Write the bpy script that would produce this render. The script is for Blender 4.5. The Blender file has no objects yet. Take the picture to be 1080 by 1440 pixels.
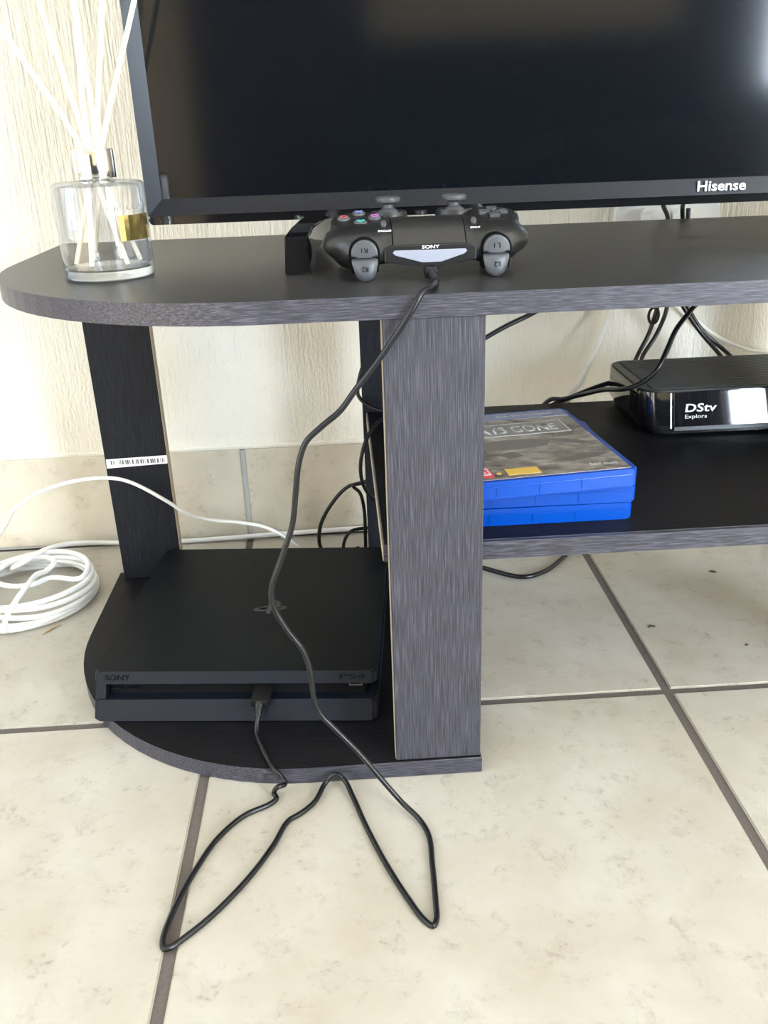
import bpy, bmesh, math, random
from mathutils import Vector, Matrix
random.seed(7)
scene = bpy.context.scene
C = bpy.context.collection

# ------------------------------------------------------------------ camera
cam = bpy.data.cameras.new('camera')
cam_o = bpy.data.objects.new('camera', cam); C.objects.link(cam_o)
R_ = Vector((0.99797568, -0.05447636, -0.03281568)); U_ = Vector((0.05180819, 0.39713367, 0.91629731)); F_ = Vector((0.03688433, 0.91614255, -0.39915207))
m = Matrix((R_, U_, -F_)).transposed().to_4x4(); m.translation = Vector((-0.0278356, -0.6125846, 0.51608395))
cam_o.matrix_world = m
cam.sensor_fit = 'HORIZONTAL'; cam.sensor_width = 36.0; cam.lens = 1248.39265 / 1080 * 36.0
cam.clip_start = 0.02
scene.camera = cam_o

# ------------------------------------------------------------------ light
world = bpy.data.worlds.new('world'); scene.world = world; world.use_nodes = True
bg = world.node_tree.nodes['Background']; bg.inputs[0].default_value = (0.80, 0.90, 1.0, 1); bg.inputs[1].default_value = 1.5
def area(name, loc, direction, sx, sy, power, col):
    l = bpy.data.lights.new(name, 'AREA'); l.shape = 'RECTANGLE'; l.size = sx; l.size_y = sy; l.energy = power; l.color = col
    o = bpy.data.objects.new(name, l); C.objects.link(o); o.location = loc
    o.rotation_euler = Vector(direction).to_track_quat('-Z', 'Z').to_euler()
    return o
# daylight entering by the glazed opening in the left wall and by the window in the rear wall
area('daylight_left_window', (-2.06, -0.95, 1.25), (1, 0.0, -0.12), 2.2, 1.9, 20, (0.745, 0.855, 1.0))
area('daylight_rear_window', (2.70, -3.56, 1.12), (0, 1, -0.03), 1.36, 2.1, 275, (0.745, 0.855, 1.0))
area('added_fill_rear_left', (-1.45, -3.56, 1.12), (0, 1, -0.03), 0.92, 2.1, 17, (0.745, 0.855, 1.0))  # added fill lamp, lights the wall under the top board from the front
sun = bpy.data.lights.new('sun', 'SUN'); sun.energy = 45.0; sun.angle = math.radians(0.6); sun.color = (1.0, 0.90, 0.74)
sun_o = bpy.data.objects.new('sun', sun); C.objects.link(sun_o); sun_o.location = (1.6, -6, 3)
sun_o.rotation_euler = Vector((-0.30, 1.0, -0.66)).to_track_quat('-Z', 'Z').to_euler()   # through the rear window onto the floor right of the camera
scene.view_settings.view_transform = 'Standard'; scene.view_settings.look = 'None'
scene.view_settings.gamma = 1.0; scene.view_settings.use_curve_mapping = False
scene.view_settings.exposure = 0.96

# ------------------------------------------------------------------ materials
MATS = {}
def new_mat(name):
    mt = bpy.data.materials.new(name); mt.use_nodes = True
    nt = mt.node_tree; b = nt.nodes['Principled BSDF']; MATS[name] = mt
    return mt, nt, b
def plain(name, col, rough=0.5, metal=0.0, spec=0.5, coat=0.0, noise=0.0, nscale=300, bump=0.0):
    mt, nt, b = new_mat(name)
    b.inputs['Base Color'].default_value = (*col, 1); b.inputs['Roughness'].default_value = rough
    b.inputs['Metallic'].default_value = metal; b.inputs['Specular IOR Level'].default_value = spec
    b.inputs['Coat Weight'].default_value = coat
    g = nt.nodes.new('ShaderNodeNewGeometry')
    n = nt.nodes.new('ShaderNodeTexNoise'); n.inputs['Scale'].default_value = nscale; n.inputs['Detail'].default_value = 3
    nt.links.new(g.outputs['Position'], n.inputs['Vector'])
    if noise > 0:
        mx = nt.nodes.new('ShaderNodeMix'); mx.data_type = 'RGBA'
        mx.inputs[6].default_value = (*[c * (1 - noise) for c in col], 1); mx.inputs[7].default_value = (*[min(1, c * (1 + noise)) for c in col], 1)
        nt.links.new(n.outputs[0], mx.inputs[0]); nt.links.new(mx.outputs[2], b.inputs['Base Color'])
    if bump > 0:
        bp = nt.nodes.new('ShaderNodeBump'); bp.inputs['Strength'].default_value = bump; bp.inputs['Distance'].default_value = 0.0004
        nt.links.new(n.outputs[0], bp.inputs['Height']); nt.links.new(bp.outputs[0], b.inputs['Normal'])
    return mt
def ramp(nt, stops):
    r = nt.nodes.new('ShaderNodeValToRGB'); e = r.color_ramp.elements
    e[0].position, e[0].color = stops[0][0], (*stops[0][1], 1)
    e[1].position, e[1].color = stops[1][0], (*stops[1][1], 1)
    for p, c in stops[2:]:
        k = e.new(p); k.color = (*c, 1)
    return r
def wood(name, scale, dark, light, rough=0.42, spec=0.5):
    """dark wenge foil; short pale pores stretched along the grain (the axis with the small scale)"""
    mt, nt, b = new_mat(name)
    g = nt.nodes.new('ShaderNodeNewGeometry')
    mp = nt.nodes.new('ShaderNodeMapping'); mp.inputs['Scale'].default_value = scale
    nt.links.new(g.outputs['Position'], mp.inputs['Vector'])
    n = nt.nodes.new('ShaderNodeTexNoise'); n.inputs['Scale'].default_value = 1.0; n.inputs['Detail'].default_value = 3.0; n.inputs['Roughness'].default_value = 0.6
    nt.links.new(mp.outputs[0], n.inputs['Vector'])
    r = ramp(nt, [(0.40, dark), (0.70, light), (0.52, [a * 0.75 + c * 0.25 for a, c in zip(dark, light)])])
    nt.links.new(n.outputs[0], r.inputs[0]); nt.links.new(r.outputs[0], b.inputs['Base Color'])
    b.inputs['Roughness'].default_value = rough; b.inputs['Specular IOR Level'].default_value = spec
    bp = nt.nodes.new('ShaderNodeBump'); bp.inputs['Strength'].default_value = 0.25; bp.inputs['Distance'].default_value = 0.0003
    nt.links.new(n.outputs[0], bp.inputs['Height']); nt.links.new(bp.outputs[0], b.inputs['Normal'])
    return mt
WD, WL = (0.022, 0.0215, 0.029), (0.098, 0.096, 0.128)
M_wv = wood('wenge_upright', (1500, 1500, 30), WD, WL)
M_wback = wood('wenge_in_shade', (900, 900, 45), (0.007, 0.0075, 0.010), (0.016, 0.019, 0.028), 0.5, 0.2)  # same wenge as the front posts, darkened for the shade under the top board
M_wh = wood('wenge_horizontal', (60, 1200, 1200), WD, WL)
M_wtop = wood('wenge_top_face', (60, 900, 900), (0.015, 0.0145, 0.016), (0.050, 0.048, 0.053), 0.38, 0.55)
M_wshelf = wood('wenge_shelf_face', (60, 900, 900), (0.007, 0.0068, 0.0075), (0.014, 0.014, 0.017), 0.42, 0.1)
M_raw = plain('raw_chipboard_edge', (0.42, 0.35, 0.26), 0.8, noise=0.25, nscale=900)

def tile_mat(name, base, dark, fleck):
    mt, nt, b = new_mat(name)
    g = nt.nodes.new('ShaderNodeNewGeometry')
    def noise(sc, det, ro=0.5, dist=0.0):
        n = nt.nodes.new('ShaderNodeTexNoise'); n.inputs['Scale'].default_value = sc; n.inputs['Detail'].default_value = det
        n.inputs['Roughness'].default_value = ro; n.inputs['Distortion'].default_value = dist
        nt.links.new(g.outputs['Position'], n.inputs['Vector']); return n
    n1 = noise(9, 6, 0.6); n2 = noise(150, 7, 0.7, 0.3); n3 = noise(34, 8, 0.75, 0.25)
    r1 = ramp(nt, [(0.32, dark), (0.66, base)])
    nt.links.new(n1.outputs[0], r1.inputs[0])
    f = ramp(nt, [(0.50, (0, 0, 0)), (0.66, (1, 1, 1))]); nt.links.new(n2.outputs[0], f.inputs[0])
    f3 = ramp(nt, [(0.52, (0, 0, 0)), (0.64, (1, 1, 1))]); nt.links.new(n3.outputs[0], f3.inputs[0])
    mul = nt.nodes.new('ShaderNodeMath'); mul.operation = 'MULTIPLY'; nt.links.new(f.outputs[0], mul.inputs[0]); nt.links.new(f3.outputs[0], mul.inputs[1])
    mul2 = nt.nodes.new('ShaderNodeMath'); mul2.operation = 'MULTIPLY'; mul2.inputs[1].default_value = 0.65; nt.links.new(mul.outputs[0], mul2.inputs[0])
    mx = nt.nodes.new('ShaderNodeMix'); mx.data_type = 'RGBA'; mx.inputs[7].default_value = (*fleck, 1)
    nt.links.new(mul2.outputs[0], mx.inputs[0]); nt.links.new(r1.outputs[0], mx.inputs[6])
    mx2 = nt.nodes.new('ShaderNodeMix'); mx2.data_type = 'RGBA'; mx2.inputs[7].default_value = (*[0.82 * c for c in dark], 1)
    sc = nt.nodes.new('ShaderNodeMath'); sc.operation = 'MULTIPLY'; sc.inputs[1].default_value = 0.30
    nt.links.new(f3.outputs[0], sc.inputs[0]); nt.links.new(sc.outputs[0], mx2.inputs[0]); nt.links.new(mx.outputs[2], mx2.inputs[6])
    nt.links.new(mx2.outputs[2], b.inputs['Base Color'])
    b.inputs['Roughness'].default_value = 0.42; b.inputs['Specular IOR Level'].default_value = 0.35
    bp = nt.nodes.new('ShaderNodeBump'); bp.inputs['Strength'].default_value = 0.12; bp.inputs['Distance'].default_value = 0.001
    nt.links.new(n2.outputs[0], bp.inputs['Height']); nt.links.new(bp.outputs[0], b.inputs['Normal'])
    return mt
M_tile = tile_mat('cream_ceramic_tile', (0.475, 0.448, 0.398), (0.39, 0.352, 0.285), (0.17, 0.13, 0.09))
M_skirt = tile_mat('skirting_ceramic_tile', (0.66, 0.605, 0.50), (0.55, 0.49, 0.385), (0.24, 0.18, 0.12))
M_grout = plain('grey_brown_grout', (0.115, 0.095, 0.085), 0.9, noise=0.25, nscale=400, bump=0.3)
M_lgrout = plain('pale_grey_grout', (0.46, 0.45, 0.43), 0.9, noise=0.2, nscale=400)

def wall_mat():
    mt, nt, b = new_mat('cream_combed_plaster')
    g = nt.nodes.new('ShaderNodeNewGeometry')
    def nz(scale, det, dist=0.0):
        mp = nt.nodes.new('ShaderNodeMapping'); mp.inputs['Scale'].default_value = scale
        nt.links.new(g.outputs['Position'], mp.inputs['Vector'])
        n = nt.nodes.new('ShaderNodeTexNoise'); n.inputs['Scale'].default_value = 1; n.inputs['Detail'].default_value = det; n.inputs['Distortion'].default_value = dist
        nt.links.new(mp.outputs[0], n.inputs['Vector']); return n
    comb = nz((250, 90, 15), 5, 0.3); grit = nz((330, 330, 130), 6); blot = nz((7, 7, 7), 4)
    # the combed finish fades out towards the lower, trowelled part of the wall
    sp = nt.nodes.new('ShaderNodeSeparateXYZ'); nt.links.new(g.outputs['Position'], sp.inputs[0])
    mr = nt.nodes.new('ShaderNodeMapRange'); mr.inputs[1].default_value = 0.24; mr.inputs[2].default_value = 0.36; mr.inputs[3].default_value = 0.35; mr.inputs[4].default_value = 1.0
    nt.links.new(sp.outputs[2], mr.inputs[0])
    mu = nt.nodes.new('ShaderNodeMath'); mu.operation = 'MULTIPLY'; nt.links.new(comb.outputs[0], mu.inputs[0]); nt.links.new(mr.outputs[0], mu.inputs[1])
    ad = nt.nodes.new('ShaderNodeMath'); ad.operation = 'MULTIPLY_ADD'; ad.inputs[1].default_value = 0.42
    nt.links.new(grit.outputs[0], ad.inputs[0]); nt.links.new(mu.outputs[0], ad.inputs[2])
    bp = nt.nodes.new('ShaderNodeBump'); bp.inputs['Strength'].default_value = 0.7; bp.inputs['Distance'].default_value = 0.006
    nt.links.new(ad.outputs[0], bp.inputs['Height']); nt.links.new(bp.outputs[0], b.inputs['Normal'])
    r = ramp(nt, [(0.3, (0.77, 0.725, 0.625)), (0.7, (0.84, 0.80, 0.715))])
    nt.links.new(blot.outputs[0], r.inputs[0]); nt.links.new(r.outputs[0], b.inputs['Base Color'])
    b.inputs['Roughness'].default_value = 0.8; b.inputs['Specular IOR Level'].default_value = 0.25
    return mt
M_wall = wall_mat()
M_ceil = plain('white_ceiling_paint', (0.82, 0.81, 0.78), 0.9, noise=0.03, nscale=30)
M_rwall = plain('beige_wall_paint', (0.66, 0.56, 0.41), 0.85, noise=0.05, nscale=20)
M_bframe = plain('brown_aluminium_frame', (0.08, 0.055, 0.04), 0.4)
M_ddoor = plain('dark_stand_in_door', (0.03, 0.02, 0.016), 0.45, noise=0.3, nscale=60)

M_ps4 = plain('matte_black_console', (0.006, 0.0075, 0.0082), 0.48, spec=0.10, noise=0.25, nscale=2500, bump=0.05)
M_ps4f = plain('black_console_front_lit', (0.0055, 0.0075, 0.0125), 0.40, spec=0.16, noise=0.25, nscale=2500, bump=0.05)  # same plastic as the top; light on the front faces put into its tone
M_slot = plain('deep_black_recess', (0.003, 0.003, 0.004), 0.6, spec=0.06)
M_mirror = plain('mirror_black_acrylic', (0.006, 0.006, 0.008), 0.03, spec=0.8, coat=1.0)
M_lid = plain('ribbed_black_lid', (0.020, 0.022, 0.021), 0.4, spec=0.4)
M_glossblk = plain('piano_black_plastic', (0.005, 0.005, 0.006), 0.07, coat=0.5)
M_bezel = plain('brushed_black_bezel', (0.006, 0.0075, 0.012), 0.28, spec=0.28, noise=0.1, nscale=800)
M_screen = plain('dark_lcd_screen', (0.003, 0.004, 0.006), 0.09, spec=0.45)
M_ctrl = plain('matte_black_controller', (0.009, 0.009, 0.010), 0.34, spec=0.5, noise=0.15, nscale=3000, bump=0.06)
M_ctrl2 = plain('satin_dark_panel', (0.010, 0.010, 0.011), 0.30)
M_pad = plain('fine_textured_pad', (0.013, 0.0125, 0.0125), 0.34, spec=0.5)
M_grey = plain('dark_grey_rubber', (0.055, 0.058, 0.064), 0.5, noise=0.1, nscale=2500)
M_trig = plain('dark_grey_trigger', (0.060, 0.064, 0.072), 0.42)
M_lbar = plain('frosted_light_bar', (0.27, 0.285, 0.35), 0.35)
M_white = plain('white_print', (0.85, 0.86, 0.88), 0.5)
M_greyp = plain('grey_print', (0.045, 0.048, 0.052), 0.35, spec=0.3)
M_red = plain('red_symbol', (0.75, 0.10, 0.12), 0.4); M_blue = plain('blue_symbol', (0.18, 0.28, 0.75), 0.4)
M_pink = plain('pink_symbol', (0.65, 0.18, 0.60), 0.4); M_green = plain('green_symbol', (0.05, 0.55, 0.45), 0.4)
M_cable = plain('black_cable_sheath', (0.006, 0.0065, 0.008), 0.28, spec=0.4)
M_cable2 = plain('dark_flat_cable_sheath', (0.006, 0.006, 0.006), 0.45, spec=0.3)
M_wcable = plain('white_cable_sheath', (0.78, 0.77, 0.74), 0.45, noise=0.06, nscale=120)
M_metal = plain('polished_chrome', (0.80, 0.81, 0.83), 0.10, metal=1.0)
M_steel = plain('steel_contact', (0.45, 0.46, 0.48), 0.3, metal=1.0)
M_label = plain('grey_label_print', (0.22, 0.22, 0.23), 0.5)
M_gold = plain('gold_foil', (0.55, 0.43, 0.16), 0.10, metal=0.9)
M_stick = plain('pale_rattan_stick', (0.80, 0.71, 0.57), 0.7, noise=0.12, nscale=250)
M_case = plain('translucent_blue_case', (0.0006, 0.054, 0.36), 0.2, spec=0.35)
M_case.node_tree.nodes['Principled BSDF'].inputs['Subsurface Weight'].default_value = 0.0
M_plate = plain('white_outlet_plastic', (0.80, 0.80, 0.78), 0.35)
M_bug = plain('dark_insect', (0.02, 0.012, 0.01), 0.5)
M_sofa = plain('charcoal_sofa_fabric', (0.022, 0.024, 0.028), 0.9, noise=0.2, nscale=400)
M_straw = plain('dry_straw', (0.45, 0.30, 0.12), 0.8)

def glass_mat(name, tint, ior=1.45):
    mt = bpy.data.materials.new(name); mt.use_nodes = True; nt = mt.node_tree
    nt.nodes.remove(nt.nodes['Principled BSDF'])
    out = nt.nodes['Material Output']
    tr = nt.nodes.new('ShaderNodeBsdfTransparent'); tr.inputs[0].default_value = (*tint, 1)
    gl = nt.nodes.new('ShaderNodeBsdfGlossy'); gl.inputs['Roughness'].default_value = 0.02
    lw = nt.nodes.new('ShaderNodeLayerWeight'); lw.inputs[0].default_value = 0.5
    pw = nt.nodes.new('ShaderNodeMath'); pw.operation = 'POWER'; pw.inputs[1].default_value = 2.6; nt.links.new(lw.outputs['Facing'], pw.inputs[0])
    fr = nt.nodes.new('ShaderNodeMath'); fr.operation = 'MULTIPLY_ADD'; fr.inputs[1].default_value = 0.7; fr.inputs[2].default_value = 0.045; nt.links.new(pw.outputs[0], fr.inputs[0])
    tc = nt.nodes.new('ShaderNodeMix'); tc.data_type = 'RGBA'; tc.inputs[6].default_value = (*tint, 1); tc.inputs[7].default_value = (tint[0] * 0.72, tint[1] * 0.78, tint[2] * 0.86, 1)
    nt.links.new(pw.outputs[0], tc.inputs[0]); nt.links.new(tc.outputs[2], tr.inputs[0])
    mx = nt.nodes.new('ShaderNodeMixShader'); nt.links.new(fr.outputs[0], mx.inputs[0]); nt.links.new(tr.outputs[0], mx.inputs[1]); nt.links.new(gl.outputs[0], mx.inputs[2])
    nt.links.new(mx.outputs[0], out.inputs[0]); MATS[name] = mt
    return mt
M_glass = glass_mat('clear_bottle_glass', (0.955, 0.965, 0.98), 1.45)
M_pane = glass_mat('window_pane_glass', (0.97, 0.98, 0.97), 1.3)
M_thick = bpy.data.materials.new('thick_base_glass'); M_thick.use_nodes = True
_b = M_thick.node_tree.nodes['Principled BSDF']; _b.inputs['Transmission Weight'].default_value = 1; _b.inputs['Roughness'].default_value = 0.02; _b.inputs['Base Color'].default_value = (0.9, 0.95, 0.98, 1)

# ------------------------------------------------------------------ helpers
ORG = {}
def empty(name, loc, label, cat, group=None):
    o = bpy.data.objects.new(name, None); C.objects.link(o); o.location = loc; o.empty_display_size = 0.02
    ORG[o] = Vector(loc); o['label'] = label; o['category'] = cat
    if group: o['group'] = group
    return o
def obj(name, bm, mat, parent=None, loc=None, smooth=None, label=None):
    """link a bmesh given in world coordinates as one mesh object; its origin is the parent's (or loc)"""
    base = ORG[parent] if parent is not None else Vector(loc or (0, 0, 0))
    bmesh.ops.translate(bm, verts=bm.verts, vec=-base)
    bmesh.ops.recalc_face_normals(bm, faces=bm.faces)
    me = bpy.data.meshes.new(name); bm.to_mesh(me); bm.free()
    mats = mat if isinstance(mat, (list, tuple)) else [mat]
    for x in mats: me.materials.append(x)
    if smooth is not None:
        for p in me.polygons: p.use_smooth = True
        if smooth > 0:
            try: me.set_sharp_from_angle(angle=math.radians(smooth))
            except Exception: pass
    o = bpy.data.objects.new(name, me); C.objects.link(o)
    if parent is not None: o.parent = parent
    else: o.location = base
    ORG[o] = base
    if label: o['label'] = label
    return o
def tag(o, label, cat=None, group=None, kind=None):
    o['label'] = label
    if cat: o['category'] = cat
    if group: o['group'] = group
    if kind: o['kind'] = kind
    return o
def bx(bm, x0, x1, y0, y1, z0, z1, bev=0.0, seg=2, mi=0):
    r = bmesh.ops.create_cube(bm, size=1.0)
    vs = r['verts']
    for v in vs: v.co = Vector(((x0 + x1) / 2 + v.co.x * (x1 - x0), (y0 + y1) / 2 + v.co.y * (y1 - y0), (z0 + z1) / 2 + v.co.z * (z1 - z0)))
    es = list({e for v in vs for e in v.link_edges})
    if bev > 0:
        bmesh.ops.bevel(bm, geom=es, offset=bev, segments=seg, affect='EDGES', profile=0.5)
    return vs
def box(*a, **k):
    bm = bmesh.new(); bx(bm, *a, **k); return bm
def prism(pts, z0, z1, bev=0.0, seg=2, bm=None, axis='z'):
    """polygon pts (u,v) extruded z0..z1. axis z: (x,y); axis y: (x,z) along y; axis x: (y,z) along x"""
    own = bm or bmesh.new()
    f = {'z': lambda u, v, w: Vector((u, v, w)), 'y': lambda u, v, w: Vector((u, w, v)), 'x': lambda u, v, w: Vector((w, u, v))}[axis]
    a = [own.verts.new(f(u, v, z0)) for u, v in pts]; b = [own.verts.new(f(u, v, z1)) for u, v in pts]
    fs = [own.faces.new(a[::-1]), own.faces.new(b)]
    n = len(pts)
    for i in range(n): own.faces.new((a[i], a[(i + 1) % n], b[(i + 1) % n], b[i]))
    if bev > 0:
        es = [e for fc in fs for e in fc.edges]
        bmesh.ops.bevel(own, geom=es, offset=bev, segments=seg, affect='EDGES', profile=0.5)
    return own
def rrect(x0, x1, y0, y1, r, n=6):
    out = []
    for cx, cy, a0 in ((x1 - r, y1 - r, 0), (x0 + r, y1 - r, 90), (x0 + r, y0 + r, 180), (x1 - r, y0 + r, 270)):
        for i in range(n + 1):
            a = math.radians(a0 + 90 * i / n); out.append((cx + r * math.cos(a), cy + r * math.sin(a)))
    return out
def lathe(prof, seg=48, bm=None, center=(0, 0, 0), close=False):
    own = bm or bmesh.new(); cx, cy, cz = center
    rings = []
    for r, z in prof:
        if r < 1e-7: rings.append([own.verts.new((cx, cy, cz + z))])
        else: rings.append([own.verts.new((cx + r * math.cos(2 * math.pi * i / seg), cy + r * math.sin(2 * math.pi * i / seg), cz + z)) for i in range(seg)])
    pairs = list(zip(rings, rings[1:])) + ([(rings[-1], rings[0])] if close else [])
    for a, b in pairs:
        for i in range(seg):
            j = (i + 1) % seg
            if len(a) == 1 and len(b) == 1: continue
            if len(a) == 1: own.faces.new((a[0], b[j], b[i]))
            elif len(b) == 1: own.faces.new((a[i], a[j], b[0]))
            else: own.faces.new((a[i], a[j], b[j], b[i]))
    return own
def spline(pts, n=8):
    P = [Vector(p) for p in pts]; P = [P[0] * 2 - P[1]] + P + [P[-1] * 2 - P[-2]]
    out = []
    for i in range(1, len(P) - 2):
        p0, p1, p2, p3 = P[i - 1:i + 3]
        # centripetal Catmull-Rom
        t0 = 0; t1 = t0 + max(1e-6, (p1 - p0).length) ** .5; t2 = t1 + max(1e-6, (p2 - p1).length) ** .5; t3 = t2 + max(1e-6, (p3 - p2).length) ** .5
        for k in range(n):
            t = t1 + (t2 - t1) * k / n
            a1 = p0 * ((t1 - t) / (t1 - t0)) + p1 * ((t - t0) / (t1 - t0)); a2 = p1 * ((t2 - t) / (t2 - t1)) + p2 * ((t - t1) / (t2 - t1)); a3 = p2 * ((t3 - t) / (t3 - t2)) + p3 * ((t - t2) / (t3 - t2))
            b1 = a1 * ((t2 - t) / (t2 - t0)) + a2 * ((t - t0) / (t2 - t0)); b2 = a2 * ((t3 - t) / (t3 - t1)) + a3 * ((t - t1) / (t3 - t1))
            out.append(b1 * ((t2 - t) / (t2 - t1)) + b2 * ((t - t1) / (t2 - t1)))
    out.append(P[-2]); return out
def tube(pts, r, seg=10, n=6, bm=None, smooth=True, flat=1.0):
    own = bm or bmesh.new()
    P = spline(pts, n) if smooth else [Vector(p) for p in pts]
    T = [(P[min(i + 1, len(P) - 1)] - P[max(i - 1, 0)]).normalized() for i in range(len(P))]
    up = Vector((0, 0, 1)) if abs(T[0].z) < 0.9 else Vector((1, 0, 0))
    N = (up - T[0] * up.dot(T[0])).normalized(); rings = []
    for i, p in enumerate(P):
        N = (N - T[i] * N.dot(T[i])).normalized(); B = T[i].cross(N)
        rr = r(i / (len(P) - 1)) if callable(r) else r
        rings.append([own.verts.new(p + (N * math.cos(2 * math.pi * k / seg) * flat + B * math.sin(2 * math.pi * k / seg)) * rr) for k in range(seg)])
    for a, b in zip(rings, rings[1:]):
        for k in range(seg): own.faces.new((a[k], a[(k + 1) % seg], b[(k + 1) % seg], b[k]))
    own.faces.new(rings[0][::-1]); own.faces.new(rings[-1])
    return own
def text_bm(s, loc, right, up, height, width=None, extr=0.00015, align='CENTER', bold=0.0, shear=0.0):
    """a word as flat raised lettering: centre at loc, reading along right; height = cap height"""
    cu = bpy.data.curves.new('txt', 'FONT'); cu.body = s; cu.align_x = align; cu.size = 1.0; cu.offset = bold; cu.shear = shear; cu.resolution_u = 3
    o = bpy.data.objects.new('txt', cu); C.objects.link(o)
    dg = bpy.context.evaluated_depsgraph_get(); me = bpy.data.meshes.new_from_object(o.evaluated_get(dg))
    bm = bmesh.new(); bm.from_mesh(me)
    bpy.data.objects.remove(o); bpy.data.curves.remove(cu); bpy.data.meshes.remove(me)
    xs = [v.co.x for v in bm.verts]; ys = [v.co.y for v in bm.verts]
    w = max(xs) - min(xs); h = max(ys) - min(ys); x0 = min(xs); y0 = min(ys)
    sy = height / h; sx = (width / w) if width else sy
    fs = list(bm.faces); ex = bmesh.ops.extrude_face_region(bm, geom=fs)
    for e in ex['geom']:
        if isinstance(e, bmesh.types.BMVert): e.co.z += 1.0
    R = Vector(right).normalized(); U = Vector(up).normalized(); N = R.cross(U); L = Vector(loc)
    cx = 0.0 if align == 'LEFT' else w / 2
    for v in bm.verts:
        v.co = L + R * ((v.co.x - x0 - cx) * sx) + U * ((v.co.y - y0 - h / 2) * sy) + N * (v.co.z * extr)
    return bm
def xform(bm, M):
    bmesh.ops.transform(bm, matrix=M, verts=bm.verts); return bm

# ------------------------------------------------------------------ setting
YW = 0.5177; XL, XR, YB, ZC = -2.0, 3.6, -3.5, 2.6
o = obj('wall_back', box(XL, XR, YW, YW + 0.12, -0.05, ZC), M_wall); tag(o, 'cream combed plaster wall behind the television stand', kind='structure')
# left wall with a glazed opening
bm = bmesh.new()
for a in ((YB, -2.05, 0, ZC), (0.15, YW, 0, ZC), (-2.05, 0.15, 0, 0.30), (-2.05, 0.15, 2.2, ZC)): bx(bm, XL - 0.12, XL, a[0], a[1], a[2], a[3])
o = obj('wall_left', bm, M_rwall); tag(o, 'beige side wall with a wide window opening', kind='structure')
o = obj('wall_right', box(XR, XR + 0.12, YB, YW, 0, ZC), M_rwall); tag(o, 'beige side wall on the far right of the room', kind='structure')
bm = bmesh.new()
for a in ((XL, -1.93, 0, ZC), (-0.97, 2.0, 0, ZC), (-1.93, -0.97, 0, 0.04), (-1.93, -0.97, 2.2, ZC), (3.4, XR, 0, ZC), (2.0, 3.4, 0, 0.04), (2.0, 3.4, 2.2, ZC)): bx(bm, a[0], a[1], YB - 0.12, YB, a[2], a[3])
o = obj('wall_front', bm, M_rwall); tag(o, 'beige wall facing the television, mirrored in its screen', kind='structure')
o = obj('ceiling', box(XL, XR, YB, YW, ZC, ZC + 0.1), M_ceil); tag(o, 'plain white painted ceiling of the room', kind='structure')

fl = obj('floor', box(XL, XR, YB, YW, -0.06, -0.0018), M_grout); tag(fl, 'grey-brown grout bed under large cream floor tiles', kind='structure')
S, GX, GY, GW = 0.44, -0.168, 0.099, 0.0090
tile_cache = {}
def tile_mesh(w, d):
    k = (round(w, 4), round(d, 4))
    if k not in tile_cache:
        bm = bmesh.new(); vs = bx(bm, -w / 2, w / 2, -d / 2, d / 2, -0.012, 0.0)
        top = [e for e in bm.edges if all(v.co.z > -1e-6 for v in e.verts)]
        bmesh.ops.bevel(bm, geom=top, offset=0.0012, segments=2, affect='EDGES')
        me = bpy.data.meshes.new('floor_tile'); bm.to_mesh(me); bm.free(); me.materials.append(M_tile); tile_cache[k] = me
    return tile_cache[k]
i0 = math.floor((XL - GX) / S); i1 = math.ceil((XR - GX) / S); j0 = math.floor((YB - GY) / S); j1 = 1
for j in range(j0, j1):
    for i in range(i0, i1):
        xa, xb = max(XL, GX + i * S + GW / 2), min(XR, GX + (i + 1) * S - GW / 2)
        ya, yb = max(YB, GY + j * S + GW / 2), min(0.505, GY + (j + 1) * S - GW / 2)
        if xb - xa < 0.02 or yb - ya < 0.02: continue
        t = bpy.data.objects.new('floor_tile', tile_mesh(xb - xa, yb - ya)); C.objects.link(t); t.parent = fl
        t.location = ((xa + xb) / 2, (ya + yb) / 2, 0)

sk = obj('baseboard_back', box(XL, XR, YW - 0.0082, YW - 0.0002, 0.0, 0.1265), M_lgrout); tag(sk, 'cream tile skirting along the foot of the plaster wall', kind='structure')
k = 0
x = GX - 0.44 * 4
while x < XR - 0.05:
    xa, xb = max(XL, x + 0.0035), min(XR, x + 0.44 - 0.0035)
    bm = box(xa, xb, YW - 0.0095, YW - 0.0083, 0.004, 0.1285 + 0.0012 * math.sin(k * 2.3), bev=0.0012)
    obj('skirting_tile', bm, M_skirt, sk); x += 0.44; k += 1
# strip of rough plaster fillet along the top of the skirting
bm = tube([(XL + 0.02 + 0.05 * i, YW - 0.003, 0.1295 + 0.0015 * random.random()) for i in range(111)], 0.0038, seg=6, n=1)
obj('mortar_fillet', bm, M_wall, sk)

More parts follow.
